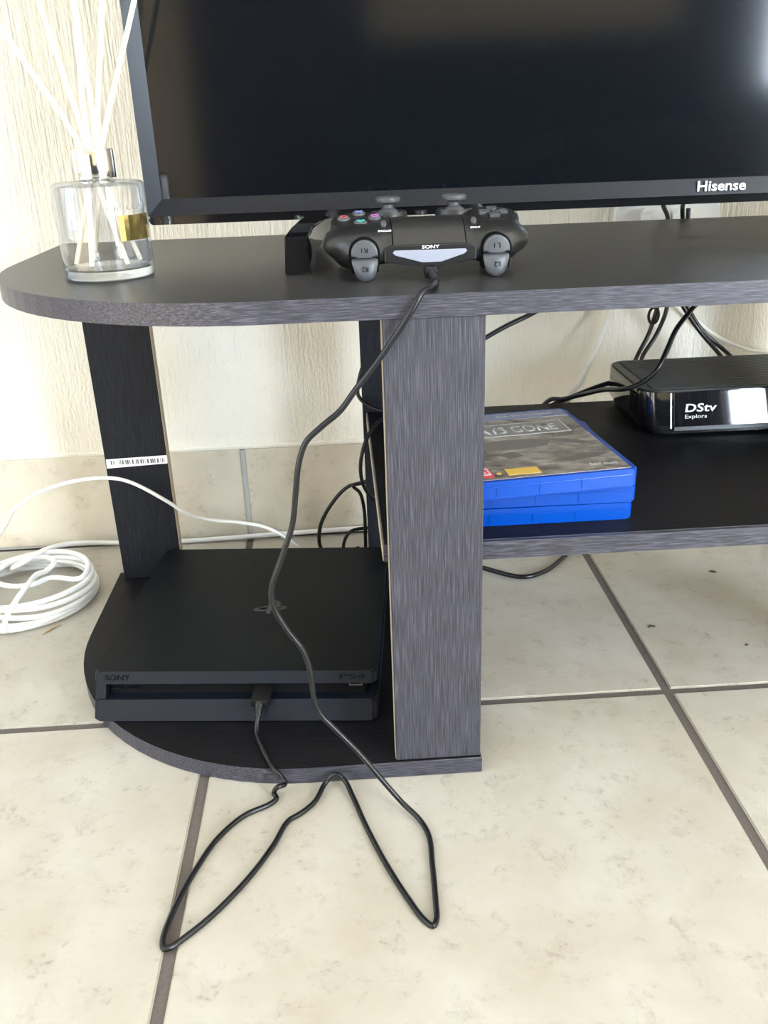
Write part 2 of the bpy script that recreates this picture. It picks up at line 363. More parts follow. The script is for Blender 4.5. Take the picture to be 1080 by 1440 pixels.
# window in the left wall and in the rear wall, frames with glass (seen only as reflections)
def window(name, axis, at, a0, a1, z0, z1, nmull, label):
    w = empty(name, (at, (a0 + a1) / 2, z0) if axis == 'x' else ((a0 + a1) / 2, at, z0), label, 'window'); del w['category']; w['kind'] = 'structure'
    def bb(u0, u1, za, zb, t=0.02):
        return box(at - t, at + t, u0, u1, za, zb) if axis == 'x' else box(u0, u1, at - t, at + t, za, zb)
    f = 0.05
    bars = [(a0, a0 + f, z0, z1), (a1 - f, a1, z0, z1), (a0 + f, a1 - f, z0, z0 + f), (a0 + f, a1 - f, z1 - f, z1)]
    for i in range(nmull):
        c = a0 + (a1 - a0) * (i + 1) / (nmull + 1); bars.append((c - f / 2, c + f / 2, z0 + f, z1 - f))
    for b_ in bars: obj('window_frame', bb(*b_), M_bframe, w)
    edges = [a0 + f] + [a0 + (a1 - a0) * (i + 1) / (nmull + 1) for i in range(nmull)] + [a1 - f]
    for u0, u1 in zip(edges, edges[1:]): obj('pane', bb(u0 + f / 2, u1 - f / 2, z0 + f, z1 - f, 0.003), M_pane, w)
    return w
window('window_1', 'x', XL - 0.04, -2.05, 0.15, 0.30, 2.2, 2, 'brown framed window in the left side wall')
window('window_2', 'y', YB - 0.04, 2.0, 3.4, 0.04, 2.2, 0, 'brown framed sliding glass door in the wall facing the television')
window('added_fill_door', 'y', YB - 0.04, -1.93, -0.97, 0.04, 2.2, 0, 'narrow brown framed glass door added for frontal fill light')  # unseen opening, added only to let in the frontal fill
d = empty('door_1', (-0.25, YB + 0.02, 0), 'dark door added in place of the figure mirrored in the screen', 'door'); del d['category']; d['kind'] = 'structure'  # stand-in giving the screen the dark reflection of a figure that is not modelled
obj('door_leaf', box(-0.65, 0.15, YB + 0.005, YB + 0.045, 0.005, 2.05, bev=0.003), M_ddoor, d)
for z0, z1 in ((0.2, 0.9), (1.1, 1.9)):
    for x0, x1 in ((-0.57, -0.29), (-0.21, 0.07)): obj('door_panel', box(x0, x1, YB + 0.0452, YB + 0.055, z0, z1, bev=0.006), M_ddoor, d)
obj('door_handle', tube([(0.09, YB + 0.046, 1.0), (0.09, YB + 0.09, 1.0), (0.03, YB + 0.095, 1.0), (-0.03, YB + 0.095, 1.0)], 0.009), M_steel, d)

# ------------------------------------------------------------------ television stand
ZT, ZU = 0.4098, 0.3940         # top board
ZB = 0.0161                     # base board top
ZS = 0.2140; TH = 0.0155        # shelf top, board thickness
XC = 0.2955                     # middle of the stand
ts = empty('television_stand', (XC, 0.2, 0), 'dark wenge television stand with rounded ends and open shelves', 'tv stand')
def mir(pts): return [(2 * XC - x, y) for x, y in pts][::-1]
def arc_end(xl, yb, r, n=20):   # back-left corner, straight side, quarter circle to the front edge
    pts = [(xl, yb), (xl, r)]
    for i in range(1, n + 1):
        a = math.pi - (math.pi / 2) * (-i / n) ; a = math.pi + (math.pi / 2) * i / n
        pts.append((xl + r + r * math.cos(a), r + r * math.sin(a) - 0.0025))
    return pts
left = arc_end(-0.3255, 0.406, 0.243)
def board(outline, z0, z1, name):
    bm = prism(outline, z0, z1, bev=0.0008, seg=1)
    bmesh.ops.recalc_face_normals(bm, faces=bm.faces)
    for f in bm.faces: f.material_index = 1 if f.normal.z > 0.9 else 0
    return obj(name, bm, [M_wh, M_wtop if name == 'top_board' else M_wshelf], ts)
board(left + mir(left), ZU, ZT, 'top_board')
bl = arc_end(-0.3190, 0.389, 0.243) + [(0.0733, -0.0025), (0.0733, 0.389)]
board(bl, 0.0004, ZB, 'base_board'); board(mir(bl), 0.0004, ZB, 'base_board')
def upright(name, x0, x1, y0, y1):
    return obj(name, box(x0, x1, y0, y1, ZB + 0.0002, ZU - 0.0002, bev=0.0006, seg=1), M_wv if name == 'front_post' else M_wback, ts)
def edge_band(par, x0, x1, y0, y1, z0=ZB + 0.001, z1=ZU - 0.001):
    return obj('raw_edge', box(x0, x1, y0, y1, z0, z1), M_raw, par, label='pale unfinished edge of the board')
for s in (0, 1):
    fx = (lambda x: x) if s == 0 else (lambda x: 2 * XC - x)
    a = upright('front_post', *sorted((fx(0.0), fx(0.0722))), 0.0, 0.0155)
    x0, x1 = sorted((fx(-0.0006), fx(-0.0001))); edge_band(a, x0, x1, 0.0015, 0.0140)
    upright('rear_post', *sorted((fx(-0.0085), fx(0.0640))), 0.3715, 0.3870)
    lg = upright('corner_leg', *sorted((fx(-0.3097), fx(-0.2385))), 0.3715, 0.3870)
    x0, x1 = sorted((fx(-0.2384), fx(-0.2376))); edge_band(lg, x0, x1, 0.3725, 0.3862)
    if s == 0: leg0 = lg
sh = board([(-0.0040, 0.0157), (2 * XC + 0.0040, 0.0157), (2 * XC + 0.0040, 0.3712), (-0.0040, 0.3712)], ZS - TH, ZS, 'shelf')
# in front of the shelf ends the posts stand; between them the shelf comes forward flush with the posts
obj('shelf_lip', box(0.0730, 2 * XC - 0.0730, 0.0120, 0.0156, ZS - TH, ZS - 0.0001), M_wh, sh)
edge_band(sh, -0.0048, -0.0041, 0.017, 0.371, ZS - TH + 0.001, ZS - 0.0006)
# barcode sticker on the rear left leg
def barcode_mat():
    mt, nt, b = new_mat('barcode_sticker_paper')
    g = nt.nodes.new('ShaderNodeNewGeometry'); sp = nt.nodes.new('ShaderNodeSeparateXYZ'); nt.links.new(g.outputs['Position'], sp.inputs[0])
    n = nt.nodes.new('ShaderNodeTexNoise'); n.noise_dimensions = '1D'; n.inputs['Scale'].default_value = 520; n.inputs['Detail'].default_value = 0
    nt.links.new(sp.outputs[0], n.inputs['W'])
    gt = nt.nodes.new('ShaderNodeMath'); gt.operation = 'GREATER_THAN'; gt.inputs[1].default_value = 0.5; nt.links.new(n.outputs[0], gt.inputs[0])
    def rng(sock, lo, hi):
        a = nt.nodes.new('ShaderNodeMath'); a.operation = 'GREATER_THAN'; a.inputs[1].default_value = lo; nt.links.new(sock, a.inputs[0])
        c = nt.nodes.new('ShaderNodeMath'); c.operation = 'LESS_THAN'; c.inputs[1].default_value = hi; nt.links.new(sock, c.inputs[0])
        q = nt.nodes.new('ShaderNodeMath'); q.operation = 'MULTIPLY'; nt.links.new(a.outputs[0], q.inputs[0]); nt.links.new(c.outputs[0], q.inputs[1]); return q.outputs[0]
    rx = rng(sp.outputs[0], -0.3035, -0.2415)
    # slanted lower border: the sticker is slightly wedge-cut
    rz = rng(sp.outputs[2], 0.1650, 0.1702)
    q = nt.nodes.new('ShaderNodeMath'); q.operation = 'MULTIPLY'; nt.links.new(rx, q.inputs[0]); nt.links.new(rz, q.inputs[1])
    q2 = nt.nodes.new('ShaderNodeMath'); q2.operation = 'MULTIPLY'; nt.links.new(q.outputs[0], q2.inputs[0]); nt.links.new(gt.outputs[0], q2.inputs[1])
    mx = nt.nodes.new('ShaderNodeMix'); mx.data_type = 'RGBA'; mx.inputs[6].default_value = (0.86, 0.87, 0.88, 1); mx.inputs[7].default_value = (0.09, 0.09, 0.10, 1)
    nt.links.new(q2.outputs[0], mx.inputs[0]); nt.links.new(mx.outputs[2], b.inputs['Base Color']); b.inputs['Roughness'].default_value = 0.4
    return mt
obj('barcode_sticker', prism([(-0.3086, 0.1608), (-0.2384, 0.1636), (-0.2380, 0.1736), (-0.3084, 0.1718)], 0.3710, 0.3714, axis='y'), barcode_mat(), leg0, label='white barcode sticker')

# ------------------------------------------------------------------ television
TVX0, TVX1, TVZ0, TVZ1, TVY = -0.1893, 0.8130, 0.4432, 1.0250, 0.2000
tv = empty('television', ((TVX0 + TVX1) / 2, TVY + 0.03, ZT), 'large black flat television with dark reflective screen', 'television')
# bezel: four mitred bars with a face sloping in towards the screen
LB, BB = 0.0128, 0.0136
zc = TVZ0 + 0.0073             # the joint between the sloped bezel and the chin below it
O = [(TVX0, zc), (TVX1, zc), (TVX1, TVZ1), (TVX0, TVZ1)]
I = [(TVX0 + LB, zc + BB), (TVX1 - LB, zc + BB), (TVX1 - LB, TVZ1 - LB), (TVX0 + LB, TVZ1 - LB)]
for i in range(4):
    j = (i + 1) % 4; bm = bmesh.new()
    v = [bm.verts.new((O[i][0], TVY, O[i][1])), bm.verts.new((O[j][0], TVY, O[j][1])), bm.verts.new((I[j][0], TVY + 0.0045, I[j][1])), bm.verts.new((I[i][0], TVY + 0.0045, I[i][1]))]
    w = [bm.verts.new((O[i][0], TVY + 0.02, O[i][1])), bm.verts.new((O[j][0], TVY + 0.02, O[j][1])), bm.verts.new((I[j][0], TVY + 0.02, I[j][1])), bm.verts.new((I[i][0], TVY + 0.02, I[i][1]))]
    bm.faces.new(v); bm.faces.new(w[::-1])
    for k in range(4): bm.faces.new((v[k], v[(k + 1) % 4], w[(k + 1) % 4], w[k]))
    bars = obj('bezel', bm, M_bezel, tv)
    if i == 0: bez0 = bars
bm = prism(rrect(TVX0, TVX1, TVZ0, zc + 0.001, 0.0035), TVY + 0.0018, TVY + 0.022, axis='y', bev=0.0012); obj('chin', bm, M_glossblk, tv)
obj('screen', box(TVX0 + LB - 0.001, TVX1 - LB + 0.001, TVY + 0.0046, TVY + 0.008, zc + BB - 0.001, TVZ1 - LB + 0.001), M_screen, tv)
obj('back_housing', prism(rrect(TVX0 + 0.002, TVX1 - 0.002, TVZ0 + 0.002, TVZ1 - 0.002, 0.006), TVY + 0.0205, TVY + 0.040, axis='y', bev=0.004), M_slot, tv)
obj('rear_bulge', prism(rrect(0.06, 0.56, TVZ0 + 0.01, 0.80, 0.03), TVY + 0.0402, TVY + 0.075, axis='y', bev=0.012), M_slot, tv)
obj('maker_logo', text_bm('Hisense', (0.3122, TVY + 0.0008, 0.4578), (1, 0, 0), (0, 0.15, 1), 0.0088, 0.0435, 0.0003, bold=0.018, shear=0.05), M_white, bez0, label='silver white lettering')
for s in (0, 1):                # V-shaped glossy feet
    fx = (lambda x: x) if s == 0 else (lambda x: (TVX0 + TVX1) - x)
    ft = None
    bm = bmesh.new()
    def limb(secs, bm):
        rings = []
        for (xa, xb, y, za, zb) in secs:
            xa, xb = sorted((fx(xa), fx(xb)))
            tp = 0.0012
            rings.append([bm.verts.new((xa, y, za)), bm.verts.new((xb, y, za)), bm.verts.new((xb - tp, y + (0.004 if zb - za > 0.02 else 0), zb)), bm.verts.new((xa + tp, y + (0.004 if zb - za > 0.02 else 0), zb))])
        for a, b in zip(rings, rings[1:]):
            for k in range(4): bm.faces.new((a[k], a[(k + 1) % 4], b[(k + 1) % 4], b[k]))
        bm.faces.new(rings[0][::-1]); bm.faces.new(rings[-1])
        return bm
    z = ZT + 0.0003
    front = limb([(-0.0700, -0.0500, 0.1065, z, z + 0.0285), (-0.0690, -0.0470, 0.1200, z, z + 0.0300), (-0.0665, -0.0455, 0.1420, z + 0.010, z + 0.0320), (-0.0600, -0.0360, 0.1900, z + 0.022, z + 0.0345), (-0.0550, -0.0280, 0.2150, z + 0.024, z + 0.0345)], bm)
    bmesh.ops.bevel(front, geom=list(front.edges), offset=0.0010, segments=2, affect='EDGES')
    f_o = obj('foot', front, M_glossblk, tv, smooth=35)
    back = limb([(-0.0550, -0.0280, 0.2155, z + 0.024, z + 0.0345), (-0.0600, -0.036, 0.280, z + 0.012, z + 0.030), (-0.0700, -0.0500, 0.320, z, z + 0.016)], bmesh.new())
    obj('rear_strut', back, M_glossblk, f_o, smooth=35)

# ------------------------------------------------------------------ games console on the base board
PT = -0.09374; PO = Vector((-0.27727, 0.07939, ZB + 0.0003))
PM = Matrix.Translation(PO) @ Matrix.Rotation(PT, 4, 'Z')
ps = empty('game_console', tuple(PM @ Vector((0.1325, 0.144, 0))), 'slim matte black games console lying on the stand base', 'game console')
L, D, H, SL = 0.265, 0.288, 0.0412, 0.0225
def slab(z0, z1, inset, name, mat, par=ps, rad=0.0060, bev=0.0013):
    """slanted slab: the front and rear faces lean back with height"""
    y0, y1 = SL * z0 / H, SL * z1 / H
    yb = D - SL * 0.25
    a = rrect(inset, L - inset, y0 + inset, yb - inset, rad, 8); b = rrect(inset, L - inset, y1 + inset, yb - inset, rad, 8)
    bm = bmesh.new(); va = [bm.verts.new((x, y, z0)) for x, y in a]; vb = [bm.verts.new((x, y, z1)) for x, y in b]
    f1 = bm.faces.new(va[::-1]); f2 = bm.faces.new(vb); n = len(a)
    for i in range(n): bm.faces.new((va[i], va[(i + 1) % n], vb[(i + 1) % n], vb[i]))
    if bev: bmesh.ops.bevel(bm, geom=[e for f in (f1, f2) for e in f.edges], offset=bev, segments=3, affect='EDGES')
    bmesh.ops.recalc_face_normals(bm, faces=bm.faces)
    if isinstance(mat, (list, tuple)):
        for f in bm.faces: f.material_index = 0 if abs(f.normal.z) > 0.85 else 1
    xform(bm, PM)
    return obj(name, bm, mat, par, smooth=40)
low = slab(0.0015, 0.0188, 0.0, 'lower_shell', M_ps4f)
mid = slab(0.0180, 0.0325, 0.0105, 'recess', M_slot, rad=0.004, bev=0.0)
bm = bmesh.new()
y_a, y_b = SL * 0.0182 / H + 0.0016, SL * 0.0318 / H + 0.0016
prism([(y_a, 0.0182), (y_b, 0.0318), (0.24, 0.0318), (0.24, 0.0182)], 0.0016, 0.0112, axis='x', bm=bm); xform(bm, PM); obj('side_rail', bm, M_ps4f, ps)
up_ = slab(0.0312, H, 0.0, 'upper_shell', [M_ps4, M_ps4f])
for x, y in ((0.02, 0.035), (0.245, 0.035), (0.02, 0.26), (0.245, 0.26)):
    obj('rubber_foot', xform(lathe([(0, 0.0), (0.007, 0.0), (0.007, 0.0016), (0, 0.0016)], 16, center=(x, y, 0)), PM), M_slot, ps)
def pfront(z): return SL * z / H
ex = PM.to_3x3() @ Vector((1, 0, 0)); upf = PM.to_3x3() @ Vector((0, SL / H, 1)).normalized()
obj('maker_logo', text_bm('SONY', PM @ Vector((0.0225, pfront(0.0366) - 0.0001, 0.0366)), ex, upf, 0.0050, 0.0235, 0.0002, bold=0.01), M_slot, up_, label='engraved black lettering')
obj('model_mark', text_bm('PS4', PM @ Vector((0.2420, pfront(0.0366) - 0.0001, 0.0366)), ex, upf, 0.0046, 0.0235, 0.0002), M_slot, up_, label='engraved black lettering')
# disc slot, buttons and usb sockets in the recess
obj('disc_slot', xform(box(0.012, 0.145, pfront(0.029) + 0.0088, pfront(0.029) + 0.0102, 0.0283, 0.0296), PM), M_glossblk, mid)
obj('usb_socket', xform(box(0.238, 0.2505, pfront(0.026) + 0.0086, pfront(0.026) + 0.0104, 0.0245, 0.0292), PM), M_steel, mid)
obj('usb_tongue', xform(box(0.2392, 0.2493, pfront(0.026) + 0.0080, pfront(0.026) + 0.0090, 0.0265, 0.0284), PM), M_slot, mid)
for x in (0.014, 0.030): obj('power_button', xform(box(x, x + 0.011, pfront(0.0235) + 0.0088, pfront(0.0235) + 0.0104, 0.0228, 0.0240), PM), M_ps4f, mid)
# the emblem on the top: an upright letter and a letter lying flat behind it
def emblem():
    bm = bmesh.new()
    def poly(pts):
        q = []
        for u, v in pts: q.append(((u) * 0.001, (v) * 0.001))
        prism(q, H + 0.00005, H + 0.00022, bm=bm)
    poly([(-3.5, -13), (1, -14.5), (1, 10), (3.8, 9), (5, 6), (3.6, 3), (1.6, 2.6), (1.6, -1.2), (6, -0.2), (9.2, 3), (9.2, 8), (6.5, 12), (1.5, 13.8), (-3.5, 15)])
    poly([(-4.4, -4.5), (-4.4, -1.3), (-11, -3.2), (-13.4, -4.4), (-11.8, -6), (-8, -6.2), (-4.4, -5.0), (-4.4, -8.2), (-10, -9), (-16.5, -7.8), (-18, -4.8), (-14.5, -1.5), (-4.4, 2.2), (-4.4, -1.2)][:13])
    poly([(2.0, -9.5), (2.0, -6), (9.5, -3.6), (12.2, -2.2), (10.5, -0.6), (7, -0.6), (2.0, -2.2), (2.0, 1.0), (9, 2.2), (15.4, 0.6), (16.6, -2.2), (13.5, -5.4)])
    return bm
bm = emblem(); xform(bm, PM @ Matrix.Translation((0.1480, 0.1415, 0))); obj('emblem', bm, M_greyp, up_, label='glossy emblem inlaid in the lid')

# ------------------------------------------------------------------ game cases on the shelf
def case_cover_mat():
    mt, nt, b = new_mat('printed_cover_sheet')
    g = nt.nodes.new('ShaderNodeNewGeometry')
    mp = nt.nodes.new('ShaderNodeMapping'); mp.inputs['Scale'].default_value = (1, 1.6, 1); nt.links.new(g.outputs['Position'], mp.inputs['Vector'])
    n1 = nt.nodes.new('ShaderNodeTexNoise'); n1.inputs['Scale'].default_value = 22; n1.inputs['Detail'].default_value = 6; n1.inputs['Distortion'].default_value = 0.8
    n2 = nt.nodes.new('ShaderNodeTexNoise'); n2.inputs['Scale'].default_value = 60; n2.inputs['Detail'].default_value = 5
    nt.links.new(mp.outputs[0], n1.inputs['Vector']); nt.links.new(mp.outputs[0], n2.inputs['Vector'])
    r = ramp(nt, [(0.36, (0.08, 0.067, 0.062)), (0.64, (0.40, 0.365, 0.335)), (0.5, (0.26, 0.235, 0.215))]); nt.links.new(n1.outputs[0], r.inputs[0])
    r2 = ramp(nt, [(0.40, (0.60, 0.58, 0.57)), (0.60, (1.15, 1.1, 1.05))]); nt.links.new(n2.outputs[0], r2.inputs[0])
    mx = nt.nodes.new('ShaderNodeMix'); mx.data_type = 'RGBA'; mx.blend_type = 'MULTIPLY'; mx.inputs[0].default_value = 1
    nt.links.new(r.outputs[0], mx.inputs[6]); nt.links.new(r2.outputs[0], mx.inputs[7]); nt.links.new(mx.outputs[2], b.inputs['Base Color'])
    b.inputs['Roughness'].default_value = 0.18; b.inputs['Coat Weight'].default_value = 0.4; b.inputs['Coat Roughness'].default_value = 0.08
    return mt
M_cover = case_cover_mat()
M_band = plain('pale_blue_header_print', (0.16, 0.22, 0.40), 0.18, coat=0.4)
M_title = plain('pale_title_print', (0.55, 0.54, 0.53), 0.3)
M_titlebox = plain('grey_title_panel', (0.23, 0.215, 0.205), 0.2, coat=0.4)
M_yel = plain('yellow_sticker_print', (0.80, 0.52, 0.10), 0.4); M_rate = plain('red_rating_print', (0.70, 0.06, 0.08), 0.4)
M_dkpat = plain('dark_cover_print', (0.12, 0.105, 0.097), 0.2, coat=0.4)
def game_case(corner, ang, z, label, cover):
    """corner = front right bottom corner; 135 x 171 x 14.6 mm"""
    M = Matrix.Translation((corner[0], corner[1], z)) @ Matrix.Rotation(ang, 4, 'Z')
    W, DD, TT = 0.135, 0.171, 0.0146
    g = empty('game_case', tuple(M @ Vector((-W / 2, DD / 2, 0))), label, 'game case', 'blue game cases stacked on the shelf')
    half = TT / 2
    for nm, z0, z1 in (('lower_shell', 0.0, 0.0098), ('upper_shell', 0.0099, TT)):
        bm = prism(rrect(-W, 0, 0, DD, 0.004), z0, z1); zz = 0.0 if z0 == 0.0 else TT
        bmesh.ops.bevel(bm, geom=[e for e in bm.edges if all(abs(v.co.z - zz) < 1e-6 for v in e.verts)], offset=0.0013, segments=3, affect='EDGES'); xform(bm, M); sh_ = obj(nm, bm, M_case, g, smooth=40)
    obj('hinge_core', xform(box(-W + 0.002, -0.002, 0.0016, DD - 0.002, 0.0090, 0.0106), M), M_case, g)
    obj('front_lip', xform(box(-W + 0.005, -0.005, -0.0006, 0.001, 0.0094, 0.0103, bev=0.0003), M), M_case, g)
    for x in (-0.117, -0.082, -0.047): obj('catch', xform(box(x, x + 0.0008, -0.0006, 0.001, 0.0022, 0.0090), M), M_case, g)
    if cover:
        zc_ = TT - 0.0001
        sh2 = obj('cover_sheet', xform(box(-W + 0.004, -0.0045, 0.004, DD - 0.004, zc_, zc_ + 0.0005, bev=0), M), M_cover, g, label='printed sleeve with brown and grey art')
        zt_ = zc_ + 0.0005
        def fp(x0, x1, y0, y1, mat, nm, dz=0.00015): return obj(nm, xform(box(x0, x1, y0, y1, zt_, zt_ + dz), M), mat, sh2)
        fp(-W + 0.004, -0.0045, DD - 0.0235, DD - 0.004, M_band, 'header_band')
        fp(-W + 0.010, -0.017, 0.1040, 0.1340, M_titlebox, 'title_panel')
        R = M.to_3x3() @ Vector((1, 0, 0)); U = M.to_3x3() @ Vector((0, 1, 0))
        obj('title', text_bm('DAYS GONE', M @ Vector((-0.0690, 0.1190, zt_ + 0.0002)), R, U, 0.0190, 0.084, 0.0001, bold=0.03), M_title, sh2, label='pale block capitals')
        fp(-W + 0.010, -0.0172, 0.1024, 0.1040, M_title, 'title_rule', 0.0002)
        fp(-W + 0.010, -0.0172, 0.1340, 0.1354, M_title, 'title_rule', 0.0002)
        fp(-0.0190, -0.0172, 0.1040, 0.1340, M_title, 'title_rule', 0.0002)
        # generic dark shapes across the sleeve, as in any outdoor scene
        for pts in ([(-0.125, 0.086), (-0.095, 0.092), (-0.060, 0.090), (-0.044, 0.083), (-0.052, 0.070), (-0.080, 0.066), (-0.110, 0.070)],
                    [(-0.050, 0.086), (-0.030, 0.084), (-0.012, 0.070), (-0.020, 0.066), (-0.034, 0.074)],
                    [(-0.100, 0.058), (-0.085, 0.062), (-0.078, 0.050), (-0.092, 0.045)],
                    [(-0.060, 0.034), (-0.030, 0.044), (-0.008, 0.042), (-0.020, 0.034), (-0.045, 0.028)]):
            obj('art_shape', xform(prism(pts, zt_, zt_ + 0.0001), M), M_dkpat, sh2)
        fp(-0.104, -0.0770, 0.010, 0.0235, M_yel, 'yellow_sticker', 0.0002)
        obj('yellow_dot', xform(lathe([(0, 0.0), (0.0022, 0), (0.0022, 0.0002), (0, 0.0002)], 14, center=(-0.1105, 0.0155, zt_)), M), M_yel, sh2)
        fp(-0.1320, -0.1160, 0.0085, 0.0300, M_rate, 'rating_mark', 0.00015)
        fp(-0.1308, -0.1172, 0.0135, 0.0290, M_white, 'rating_field', 0.00022)
        obj('rating_number', text_bm('18', M @ Vector((-0.1240, 0.0212, zt_ + 0.00024)), R, U, 0.0120, 0.0120, 0.0001, bold=0.02), M_rate, sh2)
        obj('studio_mark', text_bm('Bend studio', M @ Vector((-0.0225, 0.0170, zt_ + 0.0002)), R, U, 0.0060, 0.0230, 0.0001), M_title, sh2)
        obj('header_word', text_bm('PS4', M @ Vector((-0.1085, DD - 0.0135, zt_ + 0.0002)), R, U, 0.0080, 0.0230, 0.0001), M_white, sh2)
        obj('header_line', text_bm('Only On PlayStation', M @ Vector((-0.0450, DD - 0.0140, zt_ + 0.0002)), R, U, 0.0042, 0.0550, 0.0001), M_title, sh2)
    return g
game_case((0.2010, 0.0400), 0.000, ZS + 0.0003, 'blue plastic game case at the bottom of the stack of three', False)
game_case((0.2030, 0.0405), -0.012, ZS + 0.0152, 'blue plastic game case in the middle of the stack of three', False)
game_case((0.2028, 0.0388), 0.114, ZS + 0.0301, 'topmost blue game case with brown cover art, lying askew', True)

# ------------------------------------------------------------------ satellite decoder on the shelf
dx0, dx1, dy0, dy1, dz0, dz1 = 0.2745, 0.4960, 0.2400, 0.3770, ZS + 0.0025, ZS + 0.0455
dc = empty('satellite_decoder', ((dx0 + dx1) / 2, (dy0 + dy1) / 2, ZS), 'low black satellite decoder with glossy front and ribbed lid', 'decoder')
LEAN = 0.0115
def dyf(z): return dy0 - 0.0045 + LEAN * (z - dz0) / (dz1 - dz0)      # the front face leans back
bm = bmesh.new(); rings = []
for ins, z in ((0.006, dz0), (0.0, dz0 + 0.010), (0.0, dz1 - 0.0015)):
    rings.append([bm.verts.new((x, y, z)) for x, y in rrect(dx0 + ins, dx1 - ins, dyf(z) + ins * 0.3, dy1 - ins * 0.5, 0.017, 8)])
bm.faces.new(rings[0][::-1]); bm.faces.new(rings[-1]); n = len(rings[0])
for r0, r1 in zip(rings, rings[1:]):
    for i in range(n): bm.faces.new((r0[i], r0[(i + 1) % n], r1[(i + 1) % n], r1[i]))
body = obj('body', bm, M_glossblk, dc, smooth=40)
def lean_panel(x0, x1, z0, z1, proud):
    return prism([(dyf(z0) - proud, z0), (dyf(z1) - proud, z1), (dyf(z1) + 0.002, z1), (dyf(z0) + 0.002, z0)], x0, x1, axis='x')
lid = obj('lid', prism(rrect(dx0 + 0.0015, dx1 - 0.0015, dyf(dz1) + 0.001, dy1 - 0.0015, 0.017, 8), dz1 - 0.0015, dz1, bev=0.0006), M_lid, dc)
nr = 30
for i in range(nr):
    y = dy0 + 0.014 + (dy1 - dy0 - 0.022) * i / (nr - 1)
    obj('rib', box(dx0 + 0.012, dx1 - 0.012, y - 0.0011, y + 0.0011, dz1 - 0.0002, dz1 + 0.0008), M_lid, lid)
for x, y in ((0.325, 0.315), (0.375, 0.278)): obj('inlay', box(x, x + 0.022, y, y + 0.0018, dz1 + 0.0006, dz1 + 0.0012), M_greyp, lid)
fr = obj('front_panel', lean_panel(0.3060, dx1 - 0.020, dz0 + 0.0075, dz1 - 0.0022, 0.0012), M_mirror, dc)
obj('lower_strip', lean_panel(0.3060, dx1 - 0.020, dz0 + 0.0035, dz0 + 0.0072, 0.0010), M_bezel, dc)
obj('brand_name', text_bm('DStv', (0.3335, dyf(dz0 + 0.0255) - 0.0012, dz0 + 0.0255), (1, 0, 0), (0, LEAN, dz1 - dz0), 0.0085, 0.0330, 0.0002, bold=0.02, shear=0.1), M_white, fr, label='silver lettering')
obj('model_name', text_bm('Explora', (0.3285, dyf(dz0 + 0.0165) - 0.0012, dz0 + 0.0165), (1, 0, 0), (0, LEAN, dz1 - dz0), 0.0052, 0.0230, 0.0002), M_title, fr, label='thin grey lettering')
obj('chrome_trim', lean_panel(0.3022, 0.3034, dz0 + 0.006, dz1 - 0.0025, 0.0009), M_steel, dc)
for i in range(5):
    y = dy0 + 0.0215 + 0.0058 * i
    obj('vent_slot', box(dx0 - 0.0004, dx0 + 0.001, y, y + 0.0030, dz0 + 0.013, dz1 - 0.009), M_slot, body)
for x, y in ((0.295, 0.262), (0.475, 0.262), (0.295, 0.355), (0.475, 0.355)):
    obj('rubber_foot', lathe([(0, 0), (0.006, 0), (0.006, 0.0026), (0, 0.0026)], 14, center=(x, y, ZS + 0.0001)), M_slot, dc)

# ------------------------------------------------------------------ game controller
CX, CY, CZ = 0.0405, 0.055, ZT + 0.0003
ct = empty('game_controller', (CX, CY + 0.05, ZT), 'black wireless game controller with grey sticks, triggers towards the viewer', 'game controller')
MM = Matrix.Translation((CX, CY, CZ)) @ Matrix.Scale(0.001, 4)
def ellip(bm, c, r, sub=3):
    g = bmesh.ops.create_icosphere(bm, subdivisions=sub, radius=1.0)
    for v in g['verts']: v.co = Vector((c[0] + v.co.x * r[0], c[1] + v.co.y * r[1], c[2] + v.co.z * r[2]))
def cap(bm, p, q, r0, r1, n=9):
    p, q = Vector(p), Vector(q)
    for i in range(n):
        t = i / (n - 1); r = r0 + (r1 - r0) * t; ellip(bm, p.lerp(q, t), (r, r, r), 2)
def cyl(bm, c, r, z0, z1, seg=32, tilt=0.0):
    g = bmesh.ops.create_cone(bm, cap_ends=True, segments=seg, radius1=r, radius2=r, depth=z1 - z0)
    M = Matrix.Translation((c[0], c[1], (z0 + z1) / 2)) @ Matrix.Rotation(tilt, 4, 'X')
    for v in g['verts']: v.co = M @ v.co
    return g['verts']
bm = bmesh.new()
prof = [(9.5, 13), (8.5, 20), (13, 24.5), (18, 30), (25, 35.3), (33, 38.8), (44, 40.0), (58, 39), (78, 36), (80, 28), (66, 18), (40, 10.5), (20, 10)]
prism(prof, -40, 40, bm=bm, axis='x')
prism([(-42, 14), (0, 8.5), (42, 14), (42, 22), (-42, 22)], 9.5, 40, bm=bm, axis='y')
for s in (-1, 1):
    ellip(bm, (s * 50.5, 41, 23.5), (29, 33, 15.5))
    ellip(bm, (s * 49, 26, 20), (21, 20, 13.5))
    cyl(bm, (s * 51.5, 49), 21.5, 27, 40.4, tilt=math.radians(12))
    cyl(bm, (s * 26.3, 77), 15.0, 26, 40.5)
    cap(bm, (s * 56, 50, 22), (s * 62.5, 98, 15.0), 20, 13.8)
me = bpy.data.meshes.new('ctrl'); bm.to_mesh(me); bm.free()
tmp = bpy.data.objects.new('tmp', me); C.objects.link(tmp)
md = tmp.modifiers.new('r', 'REMESH'); md.mode = 'VOXEL'; md.voxel_size = 1.6
md = tmp.modifiers.new('s', 'SMOOTH'); md.factor = 0.5; md.iterations = 7
dg = bpy.context.evaluated_depsgraph_get(); me2 = bpy.data.meshes.new_from_object(tmp.evaluated_get(dg))
bm = bmesh.new(); bm.from_mesh(me2); bpy.data.objects.remove(tmp); bpy.data.meshes.remove(me2)
